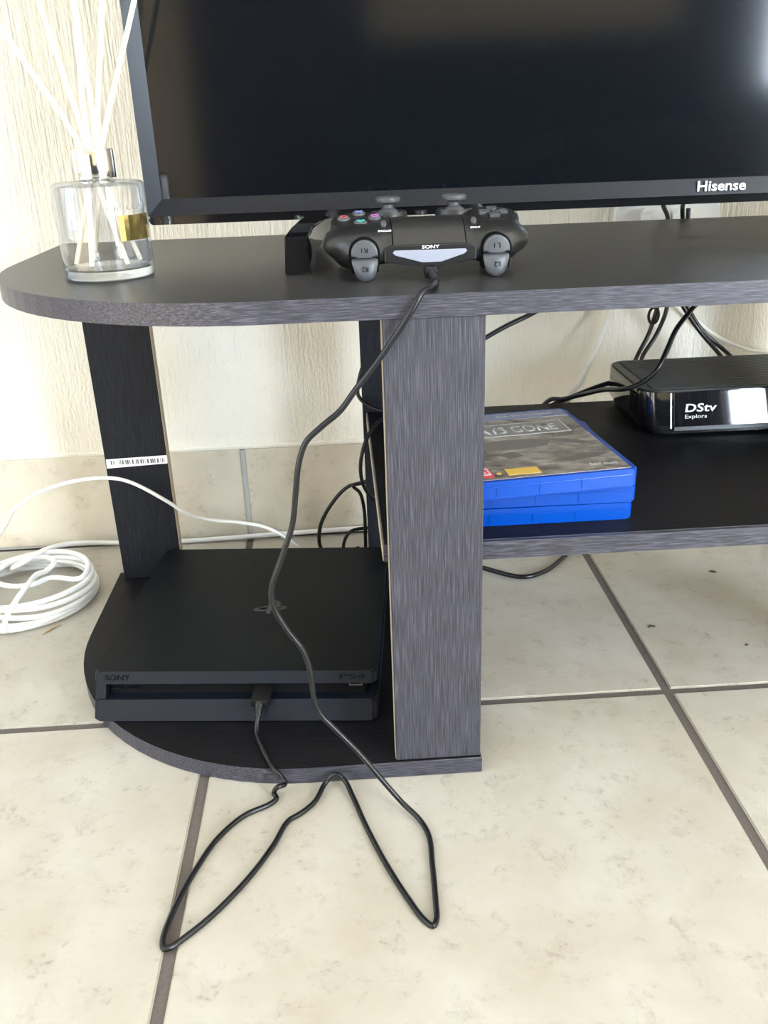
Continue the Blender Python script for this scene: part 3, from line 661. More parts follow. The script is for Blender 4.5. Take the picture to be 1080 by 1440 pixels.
shell = obj('shell', xform(bm, MM), M_ctrl, ct, smooth=0)
for p in shell.data.polygons: p.use_smooth = True
def cpart(name, bm, mat, par=ct, smooth=None, label=None): return obj(name, xform(bm, MM), mat, par, smooth=smooth, label=label)
# touch pad: a sheet bent over the front of the body
sheet = [(11.2, 24.3), (13.2, 26.2), (18.0, 31.0), (24.5, 36.0), (32.5, 39.6), (43, 40.9), (55, 40.4)]
sp_ = spline([(0, y, z) for y, z in sheet], 4)
poly = [(v.y, v.z) for v in sp_] + [(v.y + 1.2, v.z - 2.5) for v in reversed(sp_)]
gap = [(y + 0.25, z - 0.35) for y, z in [(v.y, v.z) for v in sp_]] + [(v.y + 1.2, v.z - 2.5) for v in reversed(sp_)]
cpart('pad_seam', prism(gap, -27.7, 27.7, axis='x'), M_slot)
bm = prism(poly, -26.8, 26.8, axis='x', bev=0.5); cpart('touch_pad', bm, M_pad, smooth=30)
# dark glossy panel carrying the light bar
cpart('front_panel', prism([(-34, 12.8), (-8, 8.8), (8, 8.8), (34, 12.8), (34, 22.6), (28, 24.8), (-28, 24.8), (-34, 22.6)], 6.9, 10, axis='y', bev=0.8), M_ctrl2)
cpart('light_bar', prism([(-6, 12.0), (8, 12.0), (25, 17.2), (27.2, 19.2), (26.0, 20.8), (-26.5, 21.2), (-28, 19.6), (-26, 17.6)], 6.2, 8.5, axis='y', bev=0.3), M_lbar, label='pale frosted light strip')
cpart('maker_logo', xform(text_bm('SONY', (0, 0, 0), (1, 0, 0), (0, 1, 0), 2.4, 13, 0.15, bold=0.015), Matrix.Translation((0.2, 6.8, 22.9)) @ Matrix.Rotation(math.radians(90), 4, 'X')), M_white, label='white lettering')
# triggers: an upper bumper and a lower trigger on each side, in a dark surround
for s in (-1, 1):
    cx = s * 48.8
    ring = [(cx + 11.6 * math.cos(a), 20 + 11.4 * math.sin(a)) for a in [math.radians(180 - 180 * i / 14) for i in range(15)]] + [(cx + 10, 6), (cx - 10, 6)]
    cpart('trigger_surround', prism(ring, 6.5, 20, axis='y', bev=0.6), M_slot)
    r1 = [(cx + 9.9 * math.cos(a), 20.2 + 9.8 * math.sin(a)) for a in [math.radians(180 - 180 * i / 16) for i in range(17)]] + [(cx + 9.6, 18.0), (cx + 4, 17.4), (cx - 4, 17.4), (cx - 9.6, 18.0)]
    bmp = cpart('bumper', prism(r1, 2.6, 14, axis='y', bev=1.4, seg=3), M_trig, smooth=35)
    # lower trigger: lofted, curving forward at the tip
    rows = [(17.3, 9.5, 6.0), (15.2, 9.6, 2.9), (13.0, 9.5, 2.0), (10.5, 8.9, 1.4), (7.0, 8.1, 1.0), (4.0, 7.0, 0.9), (1.8, 5.2, 1.3), (0.5, 2.8, 2.2)]
    bm = bmesh.new(); rr = []
    for z, hw, yf in rows:
        rr.append([bm.verts.new((cx - s * (17 - z) * 0.03 + u * hw, yf + 2.6 * abs(u) ** 3, z)) for u in [-1, -0.8, -0.5, 0, 0.5, 0.8, 1]] + [bm.verts.new((cx + hw, 13, z + 0.3)), bm.verts.new((cx - hw, 13, z + 0.3))])
    for a_, b2 in zip(rr, rr[1:]):
        for i in range(9): bm.faces.new((a_[i], a_[(i + 1) % 9], b2[(i + 1) % 9], b2[i]))
    bm.faces.new(rr[0][::-1]); bm.faces.new(rr[-1])
    trg = cpart('trigger', bm, M_trig, smooth=50)
    ch = 'L' if s > 0 else 'R'
    cpart('bumper_mark', xform(text_bm(ch + '1', (0, 0, 0), (-1, 0, 0), (0, -1, 0), 3.4, 4.6, 0.1), Matrix.Translation((cx, 2.5, 22.6)) @ Matrix.Rotation(math.radians(90), 4, 'X')), M_slot, bmp)
    cpart('trigger_mark', xform(text_bm(ch + '2', (0, 0, 0), (-1, 0, 0), (0, -1, 0), 3.4, 4.6, 0.1), Matrix.Translation((cx, 0.85, 9.4)) @ Matrix.Rotation(math.radians(93), 4, 'X')), M_slot, trg)
# face buttons with their symbols
TI = Matrix.Rotation(math.radians(12), 4, 'X')
def button(x, y, z, r, name='face_button', mat=M_grey):
    bm = lathe([(0, -3), (r, -3), (r, 0.6), (r - 0.4, 1.2), (r - 1.2, 1.45), (0, 1.5)], 28); xform(bm, Matrix.Translation((x, y, z)) @ TI); return cpart(name, bm, mat, smooth=40)
def stroke(pts, closed, w):
    bm = bmesh.new(); P = [Vector(p) for p in pts]; n = len(P)
    for i in range(n if closed else n - 1):
        p, q = P[i], P[(i + 1) % n]; dv = (q - p).normalized(); nv = Vector((-dv.y, dv.x)) * w; p = p - dv * w * 0.6; q = q + dv * w * 0.6
        prism([tuple(p + nv), tuple(p - nv), tuple(q - nv), tuple(q + nv)], 1.5, 1.75, bm=bm)
    return bm
sym = {'circle': ([(2.6 * math.cos(i * math.pi / 10), 2.6 * math.sin(i * math.pi / 10)) for i in range(20)], True, M_red, (-62.3, 49.5, 41.0)),
       'cross': (None, False, M_blue, (-50.4, 61, 43.4)),
       'square': ([(-2.3, -2.3), (2.3, -2.3), (2.3, 2.3), (-2.3, 2.3)], True, M_pink, (-38.6, 49.0, 41.2)),
       'triangle': ([(-2.9, 1.9), (2.9, 1.9), (0, -2.9)], True, M_green, (-49.8, 38, 38.6))}
for nm, (pts, cl, mt, loc) in sym.items():
    bt = button(*loc, 5.0)
    if pts is None:
        bm = stroke([(-2.3, -2.3), (2.3, 2.3)], False, 0.38); b2 = stroke([(-2.3, 2.3), (2.3, -2.3)], False, 0.38)
        me = bpy.data.meshes.new('t'); b2.to_mesh(me); bm.from_mesh(me); b2.free(); bpy.data.meshes.remove(me)
    else: bm = stroke(pts, cl, 0.38)
    xform(bm, Matrix.Translation(loc) @ TI); cpart(nm + '_symbol', bm, mt, bt)
# direction pad: a dark well with four arrow-shaped keys
well = xform(lathe([(0, -2), (17.5, -2), (17.5, 0.1), (16.5, 0.4), (0, 0.3)], 36), Matrix.Translation((52.6, 48.5, 41.0)) @ TI); cpart('direction_pad_well', well, M_ctrl2, smooth=40)
for k in range(4):
    bm = prism([(0, 2.0), (3.6, 5.4), (3.9, 11.0), (-3.9, 11.0), (-3.6, 5.4)], -2, 2.2, bev=0.6)
    xform(bm, Matrix.Translation((52.9, 48.5, 41.2)) @ TI @ Matrix.Rotation(k * math.pi / 2, 4, 'Z')); cpart('direction_key', bm, M_grey)
# share and options keys
for x, nm, wd in ((-33.0, 'OPTIONS', 10.0), (35.0, 'SHARE', 7.4)):
    bm = prism(rrect(-2.0, 2.0, -3.4, 3.4, 1.9, 5), -3, 1.2, bev=0.4); xform(bm, Matrix.Translation((x, 28.5, 37.9)) @ Matrix.Rotation(math.radians(34), 4, 'X'))
    kb = cpart(nm.lower() + '_key', bm, M_grey, smooth=35)
    cpart('key_word', xform(text_bm(nm, (0, 0, 0), (-1, 0, 0), (0, -1, 0), 1.9, wd, 0.12, bold=0.01), Matrix.Translation((x + (0.4 if x < 0 else 0.3), 21.3, 33.9)) @ Matrix.Rotation(math.radians(38), 4, 'X')), M_white, kb)
# analogue sticks
for s in (-1, 1):
    c = (s * 26.4, 77.5, 0)
    well = lathe([(15.6, 36), (15.0, 41.0), (13.8, 43.4), (11.2, 43.0), (9.5, 40.5), (0, 40.0)], 40, center=c); wl = cpart('stick_ring', well, M_ctrl, smooth=45)
    st = lathe([(9.0, 40.0), (7.4, 43.5), (4.4, 45.6), (4.0, 48.0), (5.0, 49.2), (9.4, 50.0), (9.9, 51.6), (9.6, 53.2), (8.4, 53.9), (6.9, 53.3), (5.5, 52.7), (0, 52.3)], 40, center=c)
    cpart('thumb_stick', st, M_grey, smooth=45)
cpart('home_button', lathe([(0, 40), (5.2, 40), (5.2, 42.6), (4.4, 43.2), (0, 43.3)], 24, center=(-1, 74, 0)), M_ctrl2, smooth=40)

# ------------------------------------------------------------------ reed diffuser
DX, DY = -0.2147, 0.1455
df = empty('reed_diffuser', (DX, DY, ZT), 'clear glass reed diffuser bottle with chrome collar, on the stand top', 'diffuser')
c0 = (DX, DY, ZT + 0.0003)
outer = [(0, 0.0), (0.0335, 0.0), (0.0355, 0.0015), (0.0358, 0.004), (0.0358, 0.0690), (0.0350, 0.0715), (0.0325, 0.0728), (0.0160, 0.0738), (0.0125, 0.0745), (0.0120, 0.0800)]
inner = [(0.0100, 0.0800), (0.0100, 0.0735), (0.0150, 0.0715), (0.0320, 0.0700), (0.0333, 0.0680), (0.0333, 0.0110), (0.0320, 0.0085), (0, 0.0080)]
gl = obj('glass_bottle', lathe(outer + inner, 64, center=c0), M_glass, df, smooth=50)
obj('glass_base', lathe([(0, 0.0012), (0.0345, 0.0012), (0.0350, 0.0025), (0.0350, 0.0075), (0.0330, 0.0082), (0, 0.0076)], 64, center=c0), M_thick, gl, smooth=50)
obj('collar', lathe([(0.0130, 0.0755), (0.0156, 0.0755), (0.0158, 0.0765), (0.0158, 0.0955), (0.0152, 0.0965), (0.0105, 0.0965), (0.0105, 0.0755)], 48, center=c0, close=True), M_metal, df, smooth=40)
# gold print on the glass
def wrapped(a0, a1, z0, z1, r, seg=8):
    bm = bmesh.new(); g = [[bm.verts.new((DX + rr * math.sin(math.radians(a0 + (a1 - a0) * i / seg)), DY - rr * math.cos(math.radians(a0 + (a1 - a0) * i / seg)), z)) for i in range(seg + 1)] for rr in (r, r + 0.0002) for z in (z0, z1)]
    for i in range(seg):
        for p, q in ((0, 1), (3, 2), (0, 2), (1, 3)): bm.faces.new((g[p][i], g[p][i + 1], g[q][i + 1], g[q][i]))
    bm.faces.new((g[0][0], g[1][0], g[3][0], g[2][0])); bm.faces.new((g[0][-1], g[1][-1], g[3][-1], g[2][-1]))
    return bm
obj('gold_label', wrapped(33, 84, ZT + 0.0300, ZT + 0.0490, 0.0360), M_gold, gl, label='gold foil panel')
def wrap_text(s, ang0, ang1, z, h, mat):
    w = (ang1 - ang0) / 180 * math.pi * 0.0361
    bm = text_bm(s, (0, 0, 0), (1, 0, 0), (0, 1, 0), h, w, 0.0001)
    am = math.radians((ang0 + ang1) / 2)
    for v in bm.verts:
        a = am + v.co.x / 0.0361; r = 0.0361 + v.co.z
        v.co = Vector((DX + r * math.sin(a), DY - r * math.cos(a), z + v.co.y))
    return obj('label_lettering', bm, mat, gl)
wrap_text('DE LUXE', 20, 84, ZT + 0.0545, 0.0030, M_label)
# reeds: (bottom inside the bottle, top)
reeds = [((-0.3060, 0.1300, 0.2600), 206), ((-0.2560, 0.1750, 0.2620), 140), ((-0.2185, 0.1800, 0.2630), 80), ((-0.1760, 0.1330, 0.2610), 325), ((-0.1480, 0.1700, 0.2600), 18), ((-0.2010, 0.1150, 0.2580), 271)]
desc = ['rattan reed of the diffuser leaning furthest towards the left', 'rattan reed of the diffuser, second from the left', 'rattan reed of the diffuser, third from the left, upright',
        'rattan reed of the diffuser, second from the television', 'rattan reed of the diffuser leaning across the television edge', 'upright rattan reed of the diffuser leaning towards the viewer']
for (q, an), ds in zip(reeds, desc):
    P1 = Vector((q[0], q[1], ZT + q[2])); am, ab = math.radians(an), math.radians(an + 112)
    mid_ = Vector((DX + 0.0070 * math.cos(am), DY + 0.0070 * math.sin(am), ZT + 0.0968))       # where it leaves the collar
    P0 = Vector((DX + 0.0255 * math.cos(ab), DY + 0.0255 * math.sin(ab), ZT + 0.0112))
    o = obj('reed', tube([P0, P0.lerp(mid_, 0.5), mid_, mid_.lerp(P1, 0.5), P1], 0.0020, seg=8, n=3), M_stick, None, loc=tuple(P0), smooth=40)
    tag(o, ds, 'reed', 'rattan reeds standing in the diffuser')

# ------------------------------------------------------------------ cables
RC = 0.0022
charge = [(0.0400, 0.0600, 0.4170), (0.0402, 0.0480, 0.4145), (0.0410, 0.0330, 0.4123), (0.0385, 0.0160, 0.4123), (0.0330, 0.0030, 0.4128), (0.0275, -0.0052, 0.4112),
  (0.0208, -0.0085, 0.4016), (0.0106, -0.009, 0.3869), (-0.0058, -0.011, 0.3654), (-0.0204, -0.012, 0.3482), (-0.032, -0.014, 0.334), (-0.0456, -0.016, 0.3238), (-0.0572, -0.018, 0.3135), (-0.0632, -0.02, 0.2986), (-0.0666, -0.021, 0.2785), (-0.071, -0.022, 0.2524), (-0.0807, -0.024, 0.2269), (-0.0898, -0.026, 0.203), (-0.0894, -0.027, 0.1878), (-0.0808, -0.028, 0.1681), (-0.0702, -0.029, 0.1497), (-0.0655, -0.03, 0.1295), (-0.0647, -0.031, 0.1083), (-0.0606, -0.032, 0.0933), (-0.0491, -0.034, 0.0782), (-0.032, -0.037, 0.0569), (-0.0154, -0.041, 0.0333), (0.0009, -0.047, 0.0124),
  (0.0142, -0.0581, 0.0035), (0.0200, -0.0751, 0.0023), (0.0197, -0.1046, 0.0023), (0.0184, -0.1414, 0.0023), (0.0173, -0.1557, 0.0023), (0.0143, -0.1609, 0.0023), (0.0084, -0.155, 0.0023), (-0.0029, -0.1319, 0.0023), (-0.0166, -0.0978, 0.0023), (-0.0294, -0.059, 0.0023), (-0.0383, -0.0277, 0.003), (-0.0461, -0.0095, 0.008), (-0.0532, -0.0070, 0.0117), (-0.0614, -0.0095, 0.0054), (-0.0703, -0.029, 0.003), (-0.0812, -0.0406, 0.0023), (-0.0919, -0.0494, 0.0023), (-0.1019, -0.0741, 0.0023), (-0.1177, -0.1045, 0.0023), (-0.1413, -0.138, 0.0023), (-0.1579, -0.1555, 0.0023), (-0.1674, -0.1635, 0.0023), (-0.1717, -0.1644, 0.0023), (-0.1739, -0.1572, 0.0023), (-0.17, -0.1293, 0.0023), (-0.1592, -0.0925, 0.0023), (-0.146, -0.0618, 0.0023), (-0.1272, -0.0389, 0.0023), (-0.1081, -0.0281, 0.0023),
  (-0.1026, -0.0225, 0.003), (-0.1050, -0.0160, 0.0035), (-0.1015, -0.0180, 0.011), (-0.0954, -0.0135, 0.0100), (-0.0978, -0.0085, 0.0130), (-0.1041, -0.0051, 0.0187), (-0.1081, 0.0027, 0.0185), (-0.1180, 0.0294, 0.0185), (-0.1228, 0.0450, 0.0195), (-0.1224, 0.0520, 0.0255), (-0.1212, 0.0570, 0.0325), (-0.1205, 0.0625, 0.0390)]
cc = empty('charging_cable', (-0.06, -0.09, 0.0), 'black charging cable looping from controller to console across the floor', 'cable')
sheath = obj('sheath', tube(charge, RC, seg=12, n=6), M_cable, cc, smooth=60)
# plug at the controller
obj('small_plug', xform(prism(rrect(-0.0048, 0.0048, -0.0035, 0.0035, 0.002, 4), 0.0, 0.014, bev=0.0008), Matrix.Translation((0.0400, 0.0515, 0.4150)) @ Matrix.Rotation(math.radians(-82), 4, 'X')), M_cable2, cc, smooth=40)
obj('strain_relief', tube([(0.0400, 0.0530, 0.4152), (0.0404, 0.0440, 0.4138), (0.0410, 0.0330, 0.4124)], lambda t: 0.0036 - 0.0010 * t, seg=12, n=6), M_cable2, cc, smooth=60)
# plug at the console
pl = Matrix.Translation((-0.1198, 0.0630, 0.0398)) @ Matrix.Rotation(PT - 0.05, 4, 'Z') @ Matrix.Rotation(math.radians(-85), 4, 'X')
obj('console_plug', xform(prism(rrect(-0.0078, 0.0078, -0.0039, 0.0039, 0.0012, 4), -0.002, 0.0265, bev=0.0008), pl), M_cable2, cc, smooth=40)
sr = obj('strain_relief', tube([(-0.1200, 0.0635, 0.0396), (-0.1208, 0.0585, 0.0350), (-0.1217, 0.0545, 0.0290)], lambda t: 0.0042 - 0.0014 * t, seg=12, n=4), M_cable2, cc, smooth=60)
for t in (0.2, 0.5, 0.8):
    p = Vector((-0.1200, 0.0635, 0.0396)).lerp(Vector((-0.1217, 0.0545, 0.0290)), t); dv = Vector((0.0017, 0.009, 0.0106)).normalized()
    obj('ring_groove', tube([p - dv * 0.0007, p + dv * 0.0007], 0.0047 - 0.0014 * t, seg=14, smooth=False), M_cable, sr)

def cable(name, pts, r, mat, label, cat='cable', n=6, group=None, seg=10, flat=1.0):
    o = obj(name, tube(pts, r, seg=seg, n=n, flat=flat), mat, None, loc=tuple(min(pts, key=lambda q: q[2])), smooth=60); tag(o, label, cat, group); return o
# coiled white cable on the floor at the left
coil = [(-0.4265, 0.2740, 0.0060), (-0.4215, 0.2790, 0.0220), (-0.4130, 0.2930, 0.0350), (-0.4090, 0.3200, 0.0385), (-0.4080, 0.3560, 0.0360), (-0.4030, 0.3720, 0.0320)]
# small inner loop
for i in range(9):
    a = math.radians(20 + 40 * i); coil.append((-0.432 + 0.036 * math.cos(a), 0.382 + 0.034 * math.sin(a), 0.0330 - 0.0012 * i))
rc_ = random.Random(3)
turns = 5
for i in range(turns * 14 + 4):
    a = math.radians(-10 + 360 * i / 14); t = i / (turns * 14)
    wob = 0.004 * math.sin(a * 2 + 5 * t) + rc_.uniform(-0.0012, 0.0012)
    rr = 0.068 + 0.012 * t + wob
    coil.append((-0.4245 + rr * 1.02 * math.cos(a), 0.3655 + rr * math.sin(a), max(0.0037, 0.0285 - 0.0262 * t + 0.0015 * math.sin(a + 9 * t))))
lx = coil[-1]
tail = [(-0.4560, 0.4350, 0.006), (-0.4480, 0.3900, 0.0300), (-0.4320, 0.3840, 0.0400), (-0.4222, 0.4300, 0.0330), (-0.4065, 0.4790, 0.0180), (-0.3800, 0.4960, 0.0100), (-0.3474, 0.5000, 0.0060), (-0.2634, 0.4985, 0.0042), (-0.1792, 0.4990, 0.0056), (-0.1012, 0.5000, 0.0075), (-0.0130, 0.5000, 0.0090), (0.0753, 0.5, 0.0090), (0.16, 0.498, 0.005), (0.30, 0.497, 0.004)]
cable('coiled_cable', coil + tail, 0.0033, M_wcable, 'thick white cable coiled on the floor, its tail along the skirting', n=4)
cable('thin_cord', [(-0.5236, 0.4676, 0.004), (-0.4700, 0.4100, 0.0600), (-0.4300, 0.3600, 0.1050), (-0.4110, 0.3400, 0.1285), (-0.3819, 0.348, 0.1445), (-0.3421, 0.355, 0.1535), (-0.3024, 0.357, 0.1540), (-0.2792, 0.357, 0.1470), (-0.2426, 0.360, 0.1204), (-0.2243, 0.370, 0.0995), (-0.2001, 0.385, 0.0831), (-0.1639, 0.400, 0.0705), (-0.1344, 0.405, 0.0597), (-0.109, 0.405, 0.0425), (-0.0879, 0.405, 0.0217), (-0.0622, 0.41, 0.0030)], 0.0022, M_wcable, 'thin white cord arching in front of the corner leg', n=6)
BK = 'black cables hanging behind the stand'
cable('power_cable', [(0.300, 0.445, 0.380), (0.2541, 0.45, 0.3330), (0.203, 0.45, 0.3036), (0.1722, 0.445, 0.2915), (0.1441, 0.44, 0.2784), (0.0887, 0.43, 0.2487), (0.0358, 0.42, 0.2144), (-0.004, 0.425, 0.1800), (0.04, 0.445, 0.10), (0.08, 0.465, 0.0035)], 0.0030, M_cable, 'thick black cable sloping from under the stand top behind the front post', group=BK)
cable('black_lead', [(0.0250, 0.40, 0.345), (0.0121, 0.40, 0.2971), (-0.0058, 0.397, 0.2614), (-0.0128, 0.392, 0.2377), (-0.0105, 0.364, 0.2318), (0.0007, 0.352, 0.2256), (0.0183, 0.340, 0.2230), (0.0536, 0.335, 0.2200), (0.093, 0.33, 0.2165)], 0.0022, M_cable2, 'black lead curling around the rear post onto the shelf', group=BK)
cable('black_lead', [(0.0900, 0.300, 0.2165), (0.0567, 0.288, 0.2185), (0.0263, 0.275, 0.2300), (0.0092, 0.258, 0.2400), (-0.0056, 0.242, 0.2306), (-0.0131, 0.236, 0.2146), (-0.0161, 0.236, 0.1955), (-0.0132, 0.242, 0.1738), (0.0001, 0.262, 0.1479), (0.0300, 0.29, 0.1176), (0.0600, 0.335, 0.100), (0.086, 0.40, 0.085), (0.10, 0.45, 0.045), (0.10, 0.475, 0.0030)], 0.0020, M_cable2, 'black lead dropping over the left end of the shelf', group=BK)
cable('black_lead', [(0.0856, 0.41, 0.1334), (0.0329, 0.41, 0.1315), (-0.0074, 0.41, 0.1121), (-0.0296, 0.412, 0.1068), (-0.0541, 0.415, 0.08), (-0.0684, 0.418, 0.05), (-0.0693, 0.42, 0.021), (-0.0560, 0.43, 0.0052), (-0.02, 0.45, 0.0034)], 0.0024, M_cable2, 'black lead bowing down to the floor behind the console', group=BK)
cable('black_lead', [(0.0300, 0.398, 0.130), (-0.0100, 0.4005, 0.1165), (-0.0240, 0.4005, 0.1120), (-0.0160, 0.398, 0.1032), (-0.0116, 0.397, 0.0803), (-0.0117, 0.397, 0.0372), (-0.010, 0.400, 0.0100), (0.02, 0.406, 0.0030)], 0.0022, M_cable2, 'black lead hanging straight down beside the rear post', group=BK)
cable('black_lead', [(-0.030, 0.425, 0.0030), (-0.0396, 0.415, 0.0100), (-0.0377, 0.412, 0.034), (-0.029, 0.412, 0.0455), (-0.0053, 0.415, 0.0477), (0.0403, 0.425, 0.0398), (0.045, 0.45, 0.0030)], 0.0022, M_cable2, 'short low loop of black lead behind the console', group=BK)
cable('black_lead', [(0.0700, 0.430, 0.0031), (0.1022, 0.4026, 0.0031), (0.1365, 0.3715, 0.0031), (0.1776, 0.3440, 0.0031), (0.2066, 0.3550, 0.0031), (0.2433, 0.3958, 0.0031), (0.273, 0.4393, 0.0031)], 0.0029, M_cable, 'black cable curving over the floor under the shelf', group=BK)
cable('black_lead', [(0.3000, 0.3805, 0.2345), (0.2900, 0.3860, 0.2320), (0.2759, 0.388, 0.2284), (0.247, 0.385, 0.2195), (0.2131, 0.384, 0.2064), (0.1943, 0.39, 0.1891), (0.1714, 0.40, 0.1601), (0.15, 0.42, 0.0032)], 0.0030, M_cable, 'thick black cable leaving the back of the decoder leftwards', group=BK)
cable('black_lead', [(0.3670, 0.4150, 0.420), (0.3670, 0.4130, 0.398), (0.3640, 0.402, 0.385), (0.3550, 0.350, 0.3600), (0.3447, 0.30, 0.3407), (0.3322, 0.29, 0.3314), (0.3103, 0.27, 0.3153), (0.2996, 0.26, 0.2984), (0.2883, 0.252, 0.2810), (0.2771, 0.254, 0.2690), (0.2624, 0.258, 0.2609), (0.2504, 0.30, 0.2482), (0.2384, 0.345, 0.2304), (0.222, 0.366, 0.2200), (0.2120, 0.379, 0.2165), (0.2040, 0.398, 0.2000), (0.1880, 0.410, 0.1771), (0.155, 0.44, 0.0035)], 0.0026, M_cable, 'black cable draped over the front left corner of the decoder', group=BK)
for nm, pts, lb in (
    ('black_lead', [(0.3560, 0.4200, 0.402), (0.3560, 0.432, 0.360), (0.3525, 0.44, 0.3176), (0.349, 0.44, 0.2992), (0.3425, 0.44, 0.2738), (0.3266, 0.43, 0.2481), (0.3150, 0.405, 0.2380), (0.3120, 0.3785, 0.2360)], 'left one of the four black leads rising behind the decoder'),
    ('black_lead', [(0.3640, 0.4200, 0.402), (0.3640, 0.432, 0.360), (0.3626, 0.44, 0.3197), (0.3611, 0.44, 0.2987), (0.3515, 0.44, 0.2717), (0.3336, 0.43, 0.2478), (0.3270, 0.405, 0.2380), (0.3260, 0.3785, 0.2360)], 'second from the left of the four black leads rising behind the decoder'),
    ('black_lead', [(0.3700, 0.4200, 0.402), (0.3705, 0.432, 0.360), (0.3758, 0.44, 0.3166), (0.3872, 0.44, 0.2976), (0.4064, 0.44, 0.2736), (0.4271, 0.43, 0.2496), (0.4300, 0.405, 0.2400), (0.4300, 0.3785, 0.2360)], 'third from the left of the four black leads rising behind the decoder'),
    ('black_lead', [(0.3780, 0.4200, 0.402), (0.3785, 0.432, 0.360), (0.3844, 0.448, 0.3162), (0.3942, 0.448, 0.2973), (0.4146, 0.448, 0.2706), (0.4395, 0.440, 0.2491), (0.4430, 0.405, 0.2400), (0.4430, 0.3785, 0.2360)], 'rightmost of the four black leads rising behind the decoder')):
    cable(nm, pts, 0.0026, M_cable, lb, group=BK)
tie = obj('cable_tie', tube([(0.3445 + 0.006 * math.cos(a), 0.4335, 0.2975 + 0.0095 * math.sin(a)) for a in [i * math.pi / 6 for i in range(13)]], 0.0018, seg=8, n=2), M_cable2, None, loc=(0.3445, 0.4335, 0.288), smooth=60); tag(tie, 'small black cable tie loop on the leads behind the decoder', 'cable tie')
cable('aerial_cable', [(0.318, 0.495, 0.400), (0.3145, 0.492, 0.3132), (0.3104, 0.490, 0.2949), (0.2878, 0.47, 0.252), (0.2587, 0.43, 0.2187), (0.2385, 0.40, 0.2104), (0.2330, 0.395, 0.1884), (0.22, 0.43, 0.004)], 0.0034, M_wcable, 'white cable slanting down the wall left of the decoder')
cable('pale_cable', [(0.3860, 0.503, 0.338), (0.3908, 0.500, 0.3116), (0.4307, 0.505, 0.270), (0.4652, 0.508, 0.2463), (0.5047, 0.508, 0.2305), (0.56, 0.508, 0.2193), (0.62, 0.500, 0.14), (0.64, 0.496, 0.004)], 0.0024, M_wcable, 'thin pale cord against the wall above the decoder')

# wall socket behind the television with two plugs and their leads
so = empty('wall_socket', (0.378, YW, 0.380), 'white double wall socket plate behind the television', 'socket')
pt_ = obj('plate', prism(rrect(0.3130, 0.4420, 0.345, 0.4180, 0.006), YW - 0.010, YW - 0.0003, axis='y', bev=0.002), M_plate, so)
for x in (0.357, 0.386):
    bm = prism(rrect(x - 0.013, x + 0.013, 0.385, 0.4135, 0.006), YW - 0.040, YW - 0.0105, axis='y', bev=0.003)
    o = obj('mains_plug', bm, M_plate, None, loc=(x, YW - 0.02, 0.385)); tag(o, 'white mains plug in the %s half of the wall socket' % ('left' if x < 0.37 else 'right'), 'plug', 'plugs in the wall socket')
cable('television_lead', [(0.3200, 0.280, 0.470), (0.3230, 0.340, 0.460), (0.3300, 0.40, 0.4394), (0.3400, 0.42, 0.4226), (0.3515, 0.435, 0.4081), (0.3540, 0.450, 0.392), (0.3560, 0.476, 0.392)], 0.0026, M_cable, 'left of the two black leads dropping behind the television', group='leads behind the television')
cable('television_lead', [(0.3500, 0.280, 0.470), (0.3530, 0.340, 0.460), (0.3600, 0.40, 0.4394), (0.3657, 0.43, 0.4208), (0.3700, 0.438, 0.4075), (0.3790, 0.455, 0.395), (0.3860, 0.476, 0.395)], 0.0026, M_cable, 'right of the two black leads dropping behind the television', group='leads behind the television')

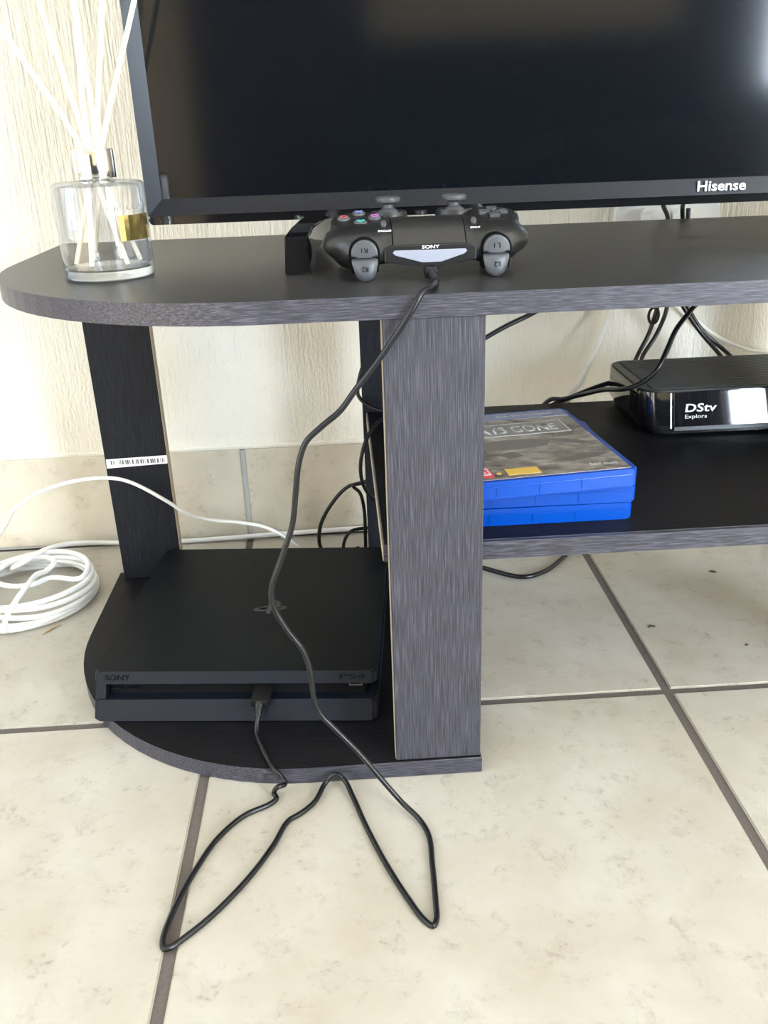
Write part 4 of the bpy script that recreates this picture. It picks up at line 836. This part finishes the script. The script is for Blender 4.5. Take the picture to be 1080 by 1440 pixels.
# crumbs on the floor
def crumb(x, y, L_, ang, bend, label, mat=M_bug, r=0.0011, nm='dead_insect', cat='insect', grp='dead insects on the tiles under the shelf'):
    c, s_ = math.cos(ang), math.sin(ang)
    pts = [(x + u * L_ * c - v * s_, y + u * L_ * s_ + v * c, 0.0012) for u, v in ((-0.5, 0), (-0.2, bend), (0.2, bend), (0.5, 0))]
    o = obj(nm, tube(pts, lambda t: r * (0.35 + 0.65 * math.sin(math.pi * min(max(t, 0.05), 0.95))), seg=8, n=4), mat, None, loc=(x, y, 0), smooth=60); tag(o, label, cat, grp); return o
crumb(0.4109, 0.3341, 0.009, -0.35, 0.0004, 'small dark dead insect on the tile furthest under the shelf')
crumb(0.2958, 0.2150, 0.008, 0.15, 0.0022, 'tiny curled dead insect on the floor right of the grout line')
crumb(0.3816, 0.1693, 0.0035, 0.2, 0.0003, 'tiniest dark dead insect on the floor, nearest the viewer')
crumb(-0.3760, 0.2830, 0.026, 0.95, 0.0008, 'short dry straw lying beside the coiled white cable', M_straw, 0.0009, 'straw', 'straw', None)

# ------------------------------------------------------------------ sofa across the room (seen only mirrored in the screen)
sf = empty('sofa', (0.75, -2.95, 0), 'charcoal sofa across the room, mirrored in the television screen', 'sofa')
obj('seat_base', box(-0.05, 1.85, -3.40, -2.55, 0.10, 0.34, bev=0.03), M_sofa, sf)
for x0, x1 in ((0.15, 0.90), (0.90, 1.65)):
    obj('seat_cushion', box(x0 + 0.003, x1 - 0.003, -3.20, -2.53, 0.345, 0.48, bev=0.04, seg=3), M_sofa, sf)
    obj('back_cushion', box(x0 + 0.003, x1 - 0.003, -3.38, -3.20, 0.485, 0.86, bev=0.05, seg=3), M_sofa, sf)
for x0, x1 in ((-0.06, 0.148), (1.652, 1.86)): obj('arm', box(x0, x1, -3.40, -2.54, 0.345, 0.62, bev=0.05, seg=3), M_sofa, sf)
for x in (0.0, 1.78):
    for y in (-3.36, -2.62): obj('leg', box(x, x + 0.04, y, y + 0.04, 0.0005, 0.098), M_bframe, sf)

cu_ = bmesh.new(); top = []; bot = []
for i in range(49):
    x = 1.60 + 0.39 * i / 48; y = YB + 0.055 + 0.022 * math.sin(i * 0.9)
    top.append((x, y))
poly_ = top + [(x, y + 0.006) for x, y in reversed(top)]
cur = empty('curtain', (1.795, YB + 0.055, 0.02), 'dark curtain beside the far window, mirrored in the television screen', 'curtain')
obj('cloth', prism(poly_, 0.02, 2.28), M_sofa, cur)
obj('curtain_rod', tube([(1.55, YB + 0.055, 2.30), (2.3, YB + 0.055, 2.30), (3.45, YB + 0.055, 2.30)], 0.012), M_bframe, cur)
for x in (1.58, 3.42): obj('rod_bracket', box(x - 0.008, x + 0.008, YB + 0.0005, YB + 0.060, 2.292, 2.308), M_bframe, cur)
